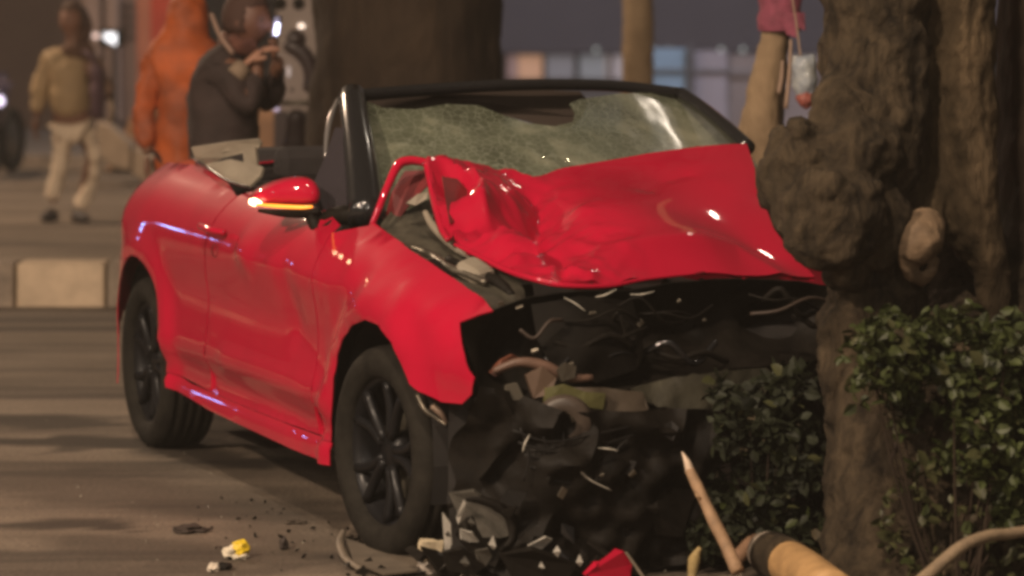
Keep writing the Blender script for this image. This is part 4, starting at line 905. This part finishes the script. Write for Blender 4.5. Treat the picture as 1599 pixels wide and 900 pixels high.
gf = from_py('glass_crumbs', vs, fs, mat('glass_crumb', (.42, .38, .3), .15, coat=.6)); setp(gf, 'tiny glass crumbs scattered on the road around the front wheel', 'glass', kind='stuff')
vs = []; fs = []
chips(45, (300, 780, 560, 900), .008); chips(190, (540, 840, 1060, 905), .016)
gf = from_py('dark_debris', vs, fs, BLACKP); setp(gf, 'dark plastic crumbs scattered on the road below the bumper', 'debris', kind='stuff')

# ================================================================== PEOPLE
SKIN = mat('brown_skin', (.16, .075, .045), .55, var=.1)
HAIR = mat('dark_hair', (.012, .009, .008), .7, bump=.004, bscale=60)
def skinned(name, joints, bones, m, parent, lv=2, fold=None):
    keys = list(joints); me = bpy.data.meshes.new(name)
    me.from_pydata([tuple(joints[k][0]) for k in keys], [(keys.index(a), keys.index(b)) for a, b in bones], []); me.update()
    o = link(name, me, m, parent)
    o.modifiers.new('skin', 'SKIN').use_smooth_shade = True
    for i, k in enumerate(keys):
        r = joints[k][1]; me.skin_vertices[0].data[i].radius = r if isinstance(r, tuple) else (r, r); me.skin_vertices[0].data[i].use_root = (i == 0)
    sub(o, lv)
    if fold is None and any(w in name for w in ('jacket', 'coat', 'trousers', 'scarf', 'bag')): fold = .045
    if fold:
        o.modifiers['sub'].levels = o.modifiers['sub'].render_levels = 3
        t = bpy.data.textures.new('cloth_folds', 'CLOUDS'); t.noise_scale = .10; t.noise_depth = 2
        d = o.modifiers.new('folds', 'DISPLACE'); d.texture = t; d.strength = fold; d.mid_level = .5; d.texture_coords = 'LOCAL'
    return o
def head(parent, c, m, face, tilt=0, hair=HAIR, s=1.0, hood=None):
    """head with brow, nose, eyes, ears and mouth; face = angle of the face about Z (0 looks to -Y)"""
    bm = bmesh.new(); bmesh.ops.create_icosphere(bm, subdivisions=4, radius=1)
    for v in bm.verts:
        q = v.co; x, y, z = q.x*.078, q.y*.098, q.z*.120
        if z < -.02: k = 1-(-.02-z)*2.6; x *= k; y = y*k-.010*(1-k)*3
        if y < 0:
            y -= .026*math.exp(-(x/.013)**2-((z+.012)/.024)**2) + .006*math.exp(-(x/.05)**2-((z-.028)/.012)**2)
            for e in (-1, 1): y += .012*math.exp(-((x-e*.032)/.016)**2-((z-.008)/.012)**2)
            y -= .007*math.exp(-(x/.024)**2-((z+.055)/.009)**2) - .004*math.exp(-(x/.024)**2-((z+.049)/.003)**2)
        v.co = Vector((x, y, z))*s
    for e in (-1, 1):
        g = bmesh.ops.create_icosphere(bm, subdivisions=2, radius=1)
        for v in g['verts']: v.co = Vector((e*.079+v.co.x*.009, .005+v.co.y*.018, v.co.z*.03-.005))*s
    h = from_bm('head', bm, m, parent); h.location = c; h.rotation_euler = (tilt, 0, face)
    for e in (-1, 1):
        bm = bmesh.new(); bmesh.ops.create_icosphere(bm, subdivisions=2, radius=.007*s); eo = from_bm('eye', bm, mat('eye', (.05, .04, .035), .2), h); eo.location = (e*.032*s, -.080*s, .008*s)
    bm = bmesh.new(); bmesh.ops.create_icosphere(bm, subdivisions=4, radius=1)
    for v in list(bm.verts):
        q = v.co
        if q.y < -.35 and q.z < .42 or q.z < -.45: v.co = Vector((q.x*.06, max(q.y, -.3)*.07, max(q.z, -.5)*.09))*s
        else: v.co = Vector((q.x*.088, q.y*.108+.004, q.z*.130+.004))*s*(1+.03*noise.noise(q*6))
    from_bm('hair', bm, hair, h)
    return h
def hand(parent, wrist, d, palmn, m, curl=.5, s=1.0, side=1):
    """palm, four separate fingers of different lengths and a thumb"""
    d = Vector(d).normalized(); n = Vector(palmn); n = (n-d*n.dot(d)).normalized(); u = d.cross(n)*side
    bm = bmesh.new(); w = Vector(wrist)
    tube_bm(bm, [w-d*.02*s, w+d*.02*s, w+d*.05*s, w+d*.088*s], [.024*s, .034*s, .040*s, .034*s], 12, True, .5)
    for k, (off, ln) in enumerate(((-.03, .068), (-.010, .078), (.011, .073), (.030, .056))):
        b = w+(d*.082+u*off)*s; e1 = b+(d*ln*.45+n*curl*.015)*s; e2 = e1+(d*ln*.32*(1-curl*.5)+n*curl*.03)*s; e3 = e2+(d*ln*.25*(1-curl)+n*curl*.026)*s
        tube_bm(bm, [b, e1, e2, e3], [.0095*s, .009*s, .0082*s, .006*s], 8)
    b = w+(d*.03-u*.030)*s; e1 = b+(d*.028-u*.028+n*.008)*s; e2 = e1+(d*.026-u*.008+n*curl*.02)*s
    tube_bm(bm, [b, e1, e2], [.014*s, .011*s, .008*s], 8)
    return sub(from_bm('hand', bm, m, parent), 1)
def shoe(parent, p, yaw, m):
    bm = bmesh.new(); bmesh.ops.create_icosphere(bm, subdivisions=3, radius=1)
    for v in bm.verts:
        q = v.co; v.co = Vector((q.x*.048*(1.1 if q.y < 0 else .9), q.y*.14-.05, max(q.z*.065*(1 if q.y > -.1 else .7), -.035)+.035))
    o = from_bm('shoe', bm, m, parent); o.location = p; o.rotation_euler.z = yaw; return o

# the walker -------------------------------------------------------------
Y1 = 24.5
w1 = thing('person', (at(105, 345, Y1).x, Y1, 0), 'person in khaki padded jacket and cream trousers walking on the road at the far left', 'person')
W0 = Vector(w1.location)
def W(px, py, dy=0): return at(px, py, Y1+dy)-W0
KHA = mat('khaki_jacket', (.34, .235, .125), .75, var=.12, vscale=6, bump=.02, bscale=5)
CRE = mat('cream_trousers', (.66, .53, .39), .85, var=.12, vscale=5, bump=.01, bscale=12)
skinned('body', {'pel': (W(112, 190), .13), 'ch': (W(110, 110), .15), 'nk': (W(114, 72), .055), 'hd': (W(115, 45), .07), 'ls': (W(78, 95), .06), 'le': (W(64, 145), .045), 'lw': (W(56, 184), .03), 'rs': (W(146, 95), .06), 're': (W(164, 130), .045), 'rw': (W(172, 158), .03),
   'lh': (W(97, 200), .085), 'lk': (W(96, 252), .055), 'la': (W(82, 318), .038), 'rh': (W(132, 200), .085), 'rk': (W(146, 245, .1), .055), 'ra': (W(124, 325, .25), .038)},
   [('pel', 'ch'), ('ch', 'nk'), ('nk', 'hd'), ('ch', 'ls'), ('ls', 'le'), ('le', 'lw'), ('ch', 'rs'), ('rs', 're'), ('re', 'rw'), ('pel', 'lh'), ('lh', 'lk'), ('lk', 'la'), ('pel', 'rh'), ('rh', 'rk'), ('rk', 'ra')], SKIN, w1)
skinned('jacket', {'hem': (W(110, 188), (.20, .16)), 'w': (W(110, 150), (.205, .17)), 'ch': (W(110, 112), (.20, .16)), 'sh': (W(111, 88), (.15, .11)), 'nk': (W(113, 72), .085), 'ls': (W(78, 92), .085), 'le': (W(62, 140), .068), 'lw': (W(55, 178), .052)},
   [('hem', 'w'), ('w', 'ch'), ('ch', 'sh'), ('sh', 'nk'), ('sh', 'ls'), ('ls', 'le'), ('le', 'lw')], KHA, w1)
skinned('jacket_sleeve', {'s': (W(140, 92, -.05), .09), 'e': (W(158, 125, -.1), .07), 'w': (W(170, 152, -.12), .05)}, [('s', 'e'), ('e', 'w')], mat('sleeve_brown', (.20, .115, .075), .8, bump=.01), w1)  # right sleeve in a darker brown than the jacket
skinned('trousers', {'p': (W(112, 190), (.14, .11)), 'lh': (W(98, 206), .088), 'lk': (W(96, 250), .070), 'lm': (W(86, 288), .062), 'la': (W(80, 314), .060), 'rh': (W(134, 204), .070), 'rk': (W(149, 240, .05), .046), 'rm': (W(144, 284, .15), .044), 'ra': (W(124, 326, .2), .062)},
   [('p', 'lh'), ('lh', 'lk'), ('lk', 'lm'), ('lm', 'la'), ('p', 'rh'), ('rh', 'rk'), ('rk', 'rm'), ('rm', 'ra')], CRE, w1)
skinned('scarf', {'a': (W(98, 76, -.04), .06), 'b': (W(114, 84, -.12), .07), 'c': (W(134, 78, -.04), .07), 'd': (W(150, 80, -.02), .05)}, [('a', 'b'), ('b', 'c'), ('c', 'd')], mat('brown_scarf', (.10, .05, .03), .9), w1)
head(w1, W(113, 32), mat('face_skin', (.20, .095, .06), .6), R(-25), 0, mat('brown_hair', (.07, .035, .022), .8), 1.12)
tube('ponytail', [W(122, 12, .05), W(130, 40, .06), W(128, 74, .06)], [.05, .07, .05], mat('brown_hair2', (.075, .035, .022), .8), w1, 10)
SHO = mat('dark_shoe', (.03, .022, .02), .6)
shoe(w1, Vector((W(82, 330).x, 0, .0)), R(-15), SHO); shoe(w1, Vector((W(124, 340).x, -.12, 0)), R(30), SHO)
hand(w1, W(56, 186), (-.1, 0, -1), (1, 0, 0), SKIN, .4, 1.05); hand(w1, W(173, 158, -.12), (.1, -.2, -1), (-1, 0, 0), mat('pale_glove', (.45, .32, .22), .7), .5, 1.1, -1)
shb = thing('shoulder_bag', W(150, 145, -.22)+W0, 'dark purple shoulder bag hanging at the side of the walking person', 'bag')
b0 = Vector(shb.location)
PUR = mat('purple_bag', (.085, .042, .055), .7, bump=.01)
skinned('bag_body', {'a': (at(150, 100, Y1-.22)-b0, (.075, .05)), 'b': (at(152, 150, Y1-.22)-b0, (.095, .06)), 'c': (at(152, 188, Y1-.22)-b0, (.085, .05))}, [('a', 'b'), ('b', 'c')], PUR, shb)
tube('bag_strap', [at(150, 105, Y1-.24)-b0, at(138, 84, Y1-.22)-b0, at(122, 78, Y1+.0)-b0], .018, PUR, shb, 8)

# the photographer -------------------------------------------------------
Y2 = 15.4
w2 = thing('person', (at(360, 300, Y2).x, Y2, 0), 'dark-clothed person behind the car holding up a lit phone with both hands', 'person')
V0 = Vector(w2.location)
def V(px, py, dy=0): return at(px, py, Y2+dy)-V0
zf = lambda x, y, z: Vector((x, y, z))
BLK = mat('dark_coat', (.030, .018, .016), .85, var=.25, bump=.012, bscale=9)
skinned('body', {'pel': (zf(0, .02, .90), .14), 'ch': (zf(-.02, 0, 1.22), .15), 'nk': (zf(0, 0, 1.44), .055), 'hd': (zf(.02, 0, 1.52), .065), 'ls': (zf(.0, -.17, 1.37), .06), 'le': (V(392, 172, -.24), .045), 'lw': (V(404, 92, -.16), .03), 'rs': (zf(.0, .17, 1.37), .06), 're': (V(420, 165, .16), .045), 'rw': (V(436, 88, .03), .03),
    'lh': (zf(0, -.09, .86), .09), 'lk': (zf(.06, -.1, .48), .06), 'la': (zf(.0, -.1, .09), .04), 'rh': (zf(0, .1, .86), .09), 'rk': (zf(-.02, .12, .48), .06), 'ra': (zf(-.08, .12, .09), .04)},
    [('pel', 'ch'), ('ch', 'nk'), ('nk', 'hd'), ('ch', 'ls'), ('ls', 'le'), ('le', 'lw'), ('ch', 'rs'), ('rs', 're'), ('re', 'rw'), ('pel', 'lh'), ('lh', 'lk'), ('lk', 'la'), ('pel', 'rh'), ('rh', 'rk'), ('rk', 'ra')], SKIN, w2)
skinned('coat', {'hem': (zf(-.02, .0, .78), (.22, .19)), 'w': (zf(-.03, .0, 1.0), (.21, .17)), 'ch': (zf(-.04, 0, 1.22), (.20, .19)), 'sh': (zf(-.03, 0, 1.36), (.15, .17)), 'nk': (zf(-.01, 0, 1.44), .08), 'ls': (zf(-.02, -.17, 1.34), .085), 'le': (V(392, 176, -.24), .068), 'lw': (V(400, 108, -.18), .048), 'rs': (zf(.0, .17, 1.34), .08), 're': (V(422, 168, .16), .062), 'rw': (V(434, 104, .06), .045)},
    [('hem', 'w'), ('w', 'ch'), ('ch', 'sh'), ('sh', 'nk'), ('sh', 'ls'), ('ls', 'le'), ('le', 'lw'), ('sh', 'rs'), ('rs', 're'), ('re', 'rw')], BLK, w2)
skinned('trousers', {'p': (zf(0, 0, .88), (.16, .15)), 'lh': (zf(0, -.09, .80), .10), 'lk': (zf(.06, -.1, .46), .08), 'la': (zf(0, -.1, .10), .06), 'rh': (zf(0, .1, .80), .10), 'rk': (zf(-.02, .12, .46), .08), 'ra': (zf(-.08, .12, .10), .06)},
    [('p', 'lh'), ('lh', 'lk'), ('lk', 'la'), ('p', 'rh'), ('rh', 'rk'), ('rk', 'ra')], BLK, w2)
head(w2, V(386, 32, -.02), mat('face_brown', (.13, .058, .038), .55), R(68), R(4), mat('brownish_hair', (.05, .022, .015), .8), 1.12)
skinned('scarf', {'a': (V(352, 62, .0), .06), 'b': (V(372, 74, -.12), .05), 'c': (V(398, 70, -.05), .04)}, [('a', 'b'), ('b', 'c')], mat('rust_scarf', (.12, .045, .03), .9), w2)
tube('coat_strap', [V(330, 22, -.14), V(344, 56, -.2), V(364, 84, -.24)], [.010, .012, .012], mat('strap_grey', (.25, .16, .12), .7), w2, 8)
HSK = mat('hand_skin', (.34, .175, .115), .5)
hand(w2, V(384, 100, -.2), (.7, .1, .55), (.4, .2, -.8), HSK, .55, 1.15); hand(w2, V(428, 88, -.02), (.05, -.1, 1), (-1, 0, .1), SKIN, .6, 1.05, -1)
hand_c = tube('cuff', [V(366, 120, -.22), V(382, 103, -.20)], [.05, .042], mat('cuff_grey', (.22, .16, .11), .8), w2, 12)
for a, b in ((0, 0),):
    ph = thing('phone', V(433, 42, -.10)+V0, 'lit phone held up by the dark-clothed person', 'phone')
    box('phone_body', (0, 0, 0), (.012, .07, .10), BLACKGLOSS, ph, .004, eul(0, 10, 25))
    box('screen', (-.008, 0, 0), (.003, .06, .09), mat('phone_screen', (.2, .2, .3), .2, emit=(.3, .28, .42), es=.5), ph, 0, eul(0, 10, 25))
    box('phone_lamp', (.0, -.03, -.01), (.016, .02, .055), mat('phone_lamp', (.8, .8, 1), .2, emit=(.75, .75, 1), es=5), ph, .003, eul(0, 10, 25))
for k in (-1, 1): shoe(w2, zf(-.0 if k < 0 else -.08, .1*k+.0, 0), R(90), SHO)

# person in orange raincoat ------------------------------------------------
Y3 = 16.9
w3 = thing('person', (at(292, 300, Y3).x, Y3, 0), 'person in a bright orange hooded raincoat standing beside the one with the phone', 'person')
O0 = Vector(w3.location)
def O(px, py, dy=0): return at(px, py, Y3+dy)-O0
ORA = mat('orange_raincoat', (.12, .035, .018), .7, col2=(.52, .10, .012), vscale=2.6, bump=.012, bscale=7)
ORB = mat('worn_orange_cloth', (.50, .11, .028), .7, var=.25, vscale=4, bump=.012, bscale=7)
skinned('body', {'pel': (zf(0, .02, .90), .13), 'ch': (zf(0, 0, 1.22), .14), 'nk': (zf(0, 0, 1.44), .05), 'hd': (zf(0, 0, 1.56), .06), 'ls': (zf(-.17, 0, 1.38), .05), 'le': (zf(-.20, -.03, 1.10), .04), 'lw': (zf(-.19, -.1, .86), .03), 'rs': (zf(.17, 0, 1.38), .05), 're': (zf(.2, -.03, 1.1), .04), 'rw': (zf(.19, -.1, .86), .03),
    'lh': (zf(-.09, 0, .86), .08), 'lk': (zf(-.1, -.02, .48), .055), 'la': (zf(-.1, 0, .09), .04), 'rh': (zf(.09, 0, .86), .08), 'rk': (zf(.1, -.02, .48), .055), 'ra': (zf(.1, 0, .09), .04)},
    [('pel', 'ch'), ('ch', 'nk'), ('nk', 'hd'), ('ch', 'ls'), ('ls', 'le'), ('le', 'lw'), ('ch', 'rs'), ('rs', 're'), ('re', 'rw'), ('pel', 'lh'), ('lh', 'lk'), ('lk', 'la'), ('pel', 'rh'), ('rh', 'rk'), ('rk', 'ra')], SKIN, w3)
skinned('raincoat', {'hem': (zf(-.02, 0, .66), (.20, .15)), 'w': (zf(-.03, 0, 1.0), (.175, .14)), 'ch': (zf(-.01, 0, 1.22), (.175, .15)), 'sh': (zf(0, 0, 1.36), (.165, .13)), 'nk': (zf(.005, 0, 1.48), .120), 'b': (zf(.01, .0, 1.58), .118), 'c': (zf(.01, .01, 1.68), .10), 'ls': (zf(-.16, 0, 1.33), .075), 'le': (zf(-.21, -.03, 1.10), .066), 'lw': (zf(-.2, -.1, .88), .05), 'rs': (zf(.15, 0, 1.33), .07), 're': (zf(.19, -.03, 1.10), .06), 'rw': (zf(.19, -.1, .88), .05)},
    [('hem', 'w'), ('w', 'ch'), ('ch', 'sh'), ('sh', 'nk'), ('nk', 'b'), ('b', 'c'), ('sh', 'ls'), ('ls', 'le'), ('le', 'lw'), ('sh', 'rs'), ('rs', 're'), ('re', 'rw')], ORA, w3, 2, .05)
head(w3, zf(0, .02, 1.575), SKIN, R(170), 0, ORA)
for k in (-1, 1): shoe(w3, zf(.1*k, 0, 0), 0, SHO); hand(w3, zf(.19*k, -.1, .84), (0, 0, -1), (-k, 0, 0), SKIN, .4, 1, k)
skinned('trousers', {'p': (zf(0, 0, .88), (.14, .12)), 'lh': (zf(-.09, 0, .80), .09), 'lk': (zf(-.1, -.02, .46), .07), 'la': (zf(-.1, 0, .10), .055), 'rh': (zf(.09, 0, .80), .09), 'rk': (zf(.1, -.02, .46), .07), 'ra': (zf(.1, 0, .10), .055)},
    [('p', 'lh'), ('lh', 'lk'), ('lk', 'la'), ('p', 'rh'), ('rh', 'rk'), ('rk', 'ra')], BLK, w3)

# ================================================================== BACKGROUND
# white cabinet with a lit edge strip
cbn = thing('white_cabinet', (at(478, 200, 20).x, 20.25, 0), 'white metal cabinet with a lit tube on its left edge, behind the car', 'cabinet')
c0 = Vector(cbn.location)
WM = mat('white_metal', (.24, .19, .165), .5, var=.06, vscale=2)
xl = at(431, 130, 20).x-c0.x; xr = at(532, 130, 20).x-c0.x; zt = 2.05; zb = at(431, 176, 20).z
box('cabinet_door', ((xl+xr)/2, 0, (zt+zb)/2), (xr-xl, .4, zt-zb), WM, cbn, .012)
box('cabinet_plinth', ((xl+xr)/2, .02, zb/2), (xr-xl+.04, .44, zb-.004), mat('plinth', (.05, .035, .035), .7), cbn, .012)
TUBE = mat('lit_tube', (.8, .75, 1), .3, emit=(.62, .55, .85), es=.75)
box('lit_tube', (xl-.002, -.215, (at(0, 92, 20).z+at(0, 174, 20).z)/2), (.022, .022, at(0, 92, 20).z-at(0, 174, 20).z), TUBE, cbn, .004)
box('lit_tube', (xl+.075, -.215, (at(0, 105, 20).z+at(0, 120, 20).z)/2), (.016, .016, .06), mat('lit_tube_dim', (.8, .75, .8), .3, emit=(.5, .45, .45), es=.5), cbn, .003)
for x, y, r in ((455, 141, .012), (466, 6, .04), (437, 6, .04)):
    p = at(x, y, 20)-c0; bm = bmesh.new(); bmesh.ops.create_icosphere(bm, subdivisions=2, radius=r); o = from_bm('round_socket', bm, BLACKP, cbn); o.location = (p.x, -.2, p.z); o.scale.y = .4
box('lit_sign', (at(470, 41, 20).x-c0.x, -.21, at(470, 41, 20).z), (.035, .02, .02), mat('small_lamp', (1, .9, .8), .3, emit=(1, .82, .68), es=2), cbn, .002)
# parked scooter, its dark curved screen in front of the cabinet
sc = thing('scooter', (at(470, 200, 18.6).x, 18.6, 0), 'dark parked scooter with a rounded screen, in front of the white cabinet', 'scooter')
s0 = Vector(sc.location)
def Sc(px, py, dy=0): return at(px, py, 18.6+dy)-s0
SCB = mat('scooter_dark', (.030, .018, .018), .45, var=.2, coat=.3)
skinned('screen', {'a': (Sc(442, 66), .05), 'b': (Sc(462, 74), .055), 'c': (Sc(482, 92), .055), 'd': (Sc(488, 120), .05), 'e': (Sc(480, 146), .035)}, [('a', 'b'), ('b', 'c'), ('c', 'd'), ('d', 'e')], SCB, sc)
skinned('front_fairing', {'a': (Sc(444, 60), .06), 'b': (Sc(466, 64), .07), 'c': (Sc(474, 50), .04)}, [('a', 'b'), ('b', 'c')], SCB, sc)
skinned('scooter_body', {'a': (zf(0, -.35, .75), .10), 'b': (zf(0, .0, .48), .12), 'c': (zf(0, .45, .70), .15), 'd': (zf(0, .85, .75), .12), 'e': (zf(0, -.42, 1.05), .05)}, [('e', 'a'), ('a', 'b'), ('b', 'c'), ('c', 'd')], SCB, sc)
skinned('seat', {'a': (zf(0, .30, .86), (.12, .06)), 'b': (zf(0, .8, .90), (.12, .06))}, [('a', 'b')], FABRIC, sc)
tube('handlebar', [zf(-.33, -.3, 1.1), zf(0, -.4, 1.08), zf(.33, -.3, 1.1)], .016, METAL, sc, 8)
for yy in (-.55, .75):
    w = lathe('wheel', [(.16, -.03), (.23, -.05), (.255, 0), (.23, .05), (.16, .03)], RUBBER, sc, 32, 'Y', True); w.rotation_euler.z = R(90); w.location = (0, yy, .255)
    lathe('rim', [(.001, -.02), (.16, -.02), (.165, 0), (.16, .02), (.001, .02)], METAL, w, 24)
# street front at the left: pillars, red banner, lit lamp
fac = thing('shop_front', (-4.5, 37, 0), 'dim shop front with upright pillars behind the walking person', 'building')
f0 = Vector(fac.location)
def colbox(name, x0, x1, ytop, ybot, y, m, th=.3, ztop=None):
    a = at(x0, ybot, y)-f0; b = at(x1, ytop, y)-f0; zt = b.z if ztop is None else ztop
    box(name, ((a.x+b.x)/2, y-f0.y+th/2, (a.z+zt)/2), (b.x-a.x, th, zt-a.z), m, fac, .02)
colbox('wall', -500, 246, 0, 205, 39, mat('facade_dark', (.12, .085, .075), .85, var=.15, vscale=.6), .3, 4)
P1m = mat('pillar_beige', (.36, .25, .20), .8, var=.1, vscale=1.5); P2m = mat('pillar_brown', (.22, .14, .11), .8); P3 = mat('pillar_salmon', (.48, .17, .10), .8, var=.15, vscale=1)
colbox('pillar', 128, 156, 0, 190, 37.6, P1m, .3, 3.8); colbox('pillar', 166, 184, 0, 190, 37.6, P1m, .3, 3.8); colbox('panel', 185, 213, 0, 190, 37.8, P2m, .3, 3.8)
colbox('pillar', 214, 238, 0, 185, 36.6, P3, .3, 3.8)
for k in range(4): colbox('shutter_slat', 186, 212, 6+k*16, 12+k*16, 37.7, mat('slat_dark', (.10, .07, .06), .8), .05)
ban = box('red_banner', (at(262, 0, 35).x, 35, 1.9), (.36, .04, 2.0), mat('banner_red', (.42, .045, .02), .7, var=.2, vscale=2), None, .004)
setp(ban, 'tall dark red banner hanging left of the orange raincoat', 'banner'); 
for s in (-1, 1):
    o = box('banner_pole', (s*.17, .03, -.45), (.03, .03, 2.9), METAL, ban, .004)
lf = thing('floodlight', at(172, 60, 34.5), 'small bright white floodlight behind the walking person', 'lamp')
LIT = mat('floodlight_glow', (1, 1, 1), .3, emit=(.88, .93, 1), es=1.6)
vsq = [at(163, 52, 34.4), at(181, 52, 34.4), at(181, 71, 34.4), at(163, 61, 34.4)]
l0 = Vector(lf.location); solid(from_py('lit_panel', [v-l0 for v in vsq], [(0, 1, 2, 3)], LIT, lf), .03)
box('lit_panel', at(150, 56, 34.4)-l0, (.06, .03, .04), mat('glow_pink', (1, .8, .75), .3, emit=(1, .75, .68), es=1.1), lf, .004)
box('lamp_housing', (0, .14, 0), (.26, .16, .18), BLACKP, lf, .01); box('lamp_bracket', (0, .3, -.72), (.05, .05, 1.55), BLACKP, lf, .005)
hed = thing('glow_bank', (at(230, 200, 31).x, 31.4, 0), 'low brown bank added to hold orange lamp glow, between walking person and orange raincoat', 'bank')  # added bank, its brown stands for the orange lamp glow
bm = bmesh.new(); nx, ny = 24, 8
g = [[bm.verts.new((-.42+2.3*i/nx, -.3+.7*j/ny, (.62*math.sin(math.pi*min(1, max(.02, j/ny)))**.5)*(1+.12*noise.noise(Vector((i*.4, j*.5, 1))))*min(1, i/3+.05))) for j in range(ny+1)] for i in range(nx+1)]
for i in range(nx):
    for j in range(ny): bm.faces.new((g[i][j], g[i+1][j], g[i+1][j+1], g[i][j+1]))
from_bm('glow_mound', bm, mat('bank_glow_brown', (.24, .125, .06), .9, var=.3, vscale=3, bump=.02), hed)
# motorcycle at the left edge
mc = thing('motorcycle', (at(-12, 200, 30).x, 30, 0), 'dark purple motorcycle with a small headlight, cut by the left edge', 'motorcycle')
m0 = Vector(mc.location)
MCB = mat('bike_purple', (.06, .045, .075), .4, coat=.4)
def Mc(px, py, dy=0): return at(px, py, 30+dy)-m0
skinned('motorcycle_body', {'a': (Mc(-6, 118), .07), 'b': (Mc(0, 150), .10), 'c': (Mc(-20, 190, .4), .16), 'd': (Mc(-24, 180, 1.0), .14), 'e': (Mc(8, 132, -.1), .035), 'f': (Mc(22, 134, -.1), .025)}, [('a', 'b'), ('b', 'c'), ('c', 'd'), ('a', 'e'), ('e', 'f')], MCB, mc)
bm = bmesh.new(); bmesh.ops.create_icosphere(bm, subdivisions=2, radius=.045); o = from_bm('headlight', bm, mat('bike_lamp', (.9, .85, 1), .3, emit=(.85, .75, 1), es=2.2), mc); o.location = Mc(-1, 158, -.16)
for yy in (-.15, 1.25):
    w = lathe('wheel', [(.22, -.03), (.28, -.05), (.31, 0), (.28, .05), (.22, .03)], RUBBER, mc, 32, 'Y', True); w.rotation_euler.z = R(80); w.location = (-.02, yy, .31)
    lathe('rim', [(.001, -.02), (.20, -.02), (.22, 0), (.20, .02), (.001, .02)], METAL, w, 24)
# right background: long low stall front with lit panels below a dark canopy
lb = thing('market_building', (at(980, 100, 60).x, 60, 0), 'long dark building with a row of pale lit panels along its foot', 'building')
q0 = Vector(lb.location)
def lbx(name, x0, x1, yt, yb, y, m, th=.1, bev=.02, ztop=None):
    a = at(x0, yb, y)-q0; b = at(x1, yt, y)-q0; zt = b.z if ztop is None else ztop
    return box(name, ((a.x+b.x)/2, y-q0.y+th/2, (a.z+zt)/2), (b.x-a.x, th, zt-a.z), m, lb, bev)
DKB = mat('canopy_dark', (.12, .105, .12), .8, var=.12, vscale=.25)
lbx('canopy', 560, 1700, 0, 84, 59.5, DKB, .4, .03, 5.5)
lbx('foot_wall', 560, 1700, 124, 150, 59.8, mat('foot_dark', (.07, .045, .035), .9), .6)
lbx('back_wall', 560, 1700, 70, 150, 60.6, mat('back_dark', (.05, .04, .04), .9), .2)
def lit(c, s): return mat('lit_panel', tuple(min(1, k) for k in c), .5, emit=c, es=s, var=.0)
for x0, x1, c in ((712, 724, (.45, .34, .22)), (728, 735, (.32, .24, .17)), (739, 758, (.17, .12, .10)), (792, 808, (.20, .12, .11)), (809, 848, (.42, .225, .135)), (853, 897, (.135, .125, .135)), (905, 945, (.155, .155, .165)), (945, 951, (.25, .2, .19)), (957, 968, (.30, .25, .26)), (968, 1014, (.2, .18, .18))):
    lbx('lit_panel', x0, x1, 86, 124, 60.0, lit(c, .8), .05, .01)
for x in (850, 901, 954, 788): lbx('post', x-2.5, x+3, 80, 126, 59.7, BLACKP, .1, .01)
for x in (931, 1020, 1045, 1126, 1160):
    p = at(x, 78, 59.2)-q0; bm = bmesh.new(); bmesh.ops.create_icosphere(bm, subdivisions=2, radius=.035); o = from_bm('bulb', bm, lit((.42, .45, .42), 1.3), lb); o.location = p
gt = thing('metal_shutter', (at(1090, 150, 36).x, 36, 0), 'blue-grey metal gate panels behind the right end of the windscreen', 'gate')
g0 = Vector(gt.location)
def gbx(name, x0, x1, yt, yb, y, m, th=.06, emitb=0):
    a = at(x0, yb, y)-g0; b = at(x1, yt, y)-g0
    return box(name, ((a.x+b.x)/2, y-g0.y+th/2, (a.z+b.z)/2), (b.x-a.x, th, b.z-a.z), m, gt, .01)
gbx('gate_panel', 1014, 1072, 76, 228, 36, mat('gate_blue', (.22, .33, .48), .6, var=.12, vscale=1.5)); gbx('gate_post', 1073, 1082, 70, 232, 35.9, mat('gate_post', (.10, .10, .12), .6), .12)
gbx('gate_panel', 1083, 1136, 80, 228, 36, mat('gate_grey', (.30, .27, .33), .6, var=.12, vscale=1.5)); gbx('gate_panel', 1137, 1300, 86, 228, 36.05, mat('gate_brown', (.22, .18, .19), .6, var=.12, vscale=1.5))
for i in range(1): gbx('gate_rail', 1014, 1290, 108+i*40, 111+i*40, 35.93, mat('gate_rail', (.2, .2, .23), .6), .05)
# far wall that closes the street, and the night sky above
fw = box('far_wall', (0, 76, 3.2), (60, .5, 6.6), mat('far_wall', (.20, .175, .16), .9, var=.15, vscale=.2), None, .05)
setp(fw, 'long dim wall closing the street in the far background', 'wall')

# ------------------------------------------------------------------ night haze in the street lamps' light
hb_ = bmesh.new(); box_bm(hb_, (0, 32, 4.6), (60, 86, 12.0))
hz_m = bpy.data.materials.new('street_haze'); hz_m.use_nodes = True; nt = hz_m.node_tree; nt.nodes.remove(nt.nodes['Principled BSDF'])
pv = nt.nodes.new('ShaderNodeVolumePrincipled'); pv.inputs['Color'].default_value = (.92, .85, .76, 1); pv.inputs['Density'].default_value = .0019; pv.inputs['Anisotropy'].default_value = .2
nt.links.new(pv.outputs[0], nt.nodes['Material Output'].inputs['Volume'])
hzo = from_bm('haze', hb_, hz_m, None, False); setp(hzo, kind='stuff')
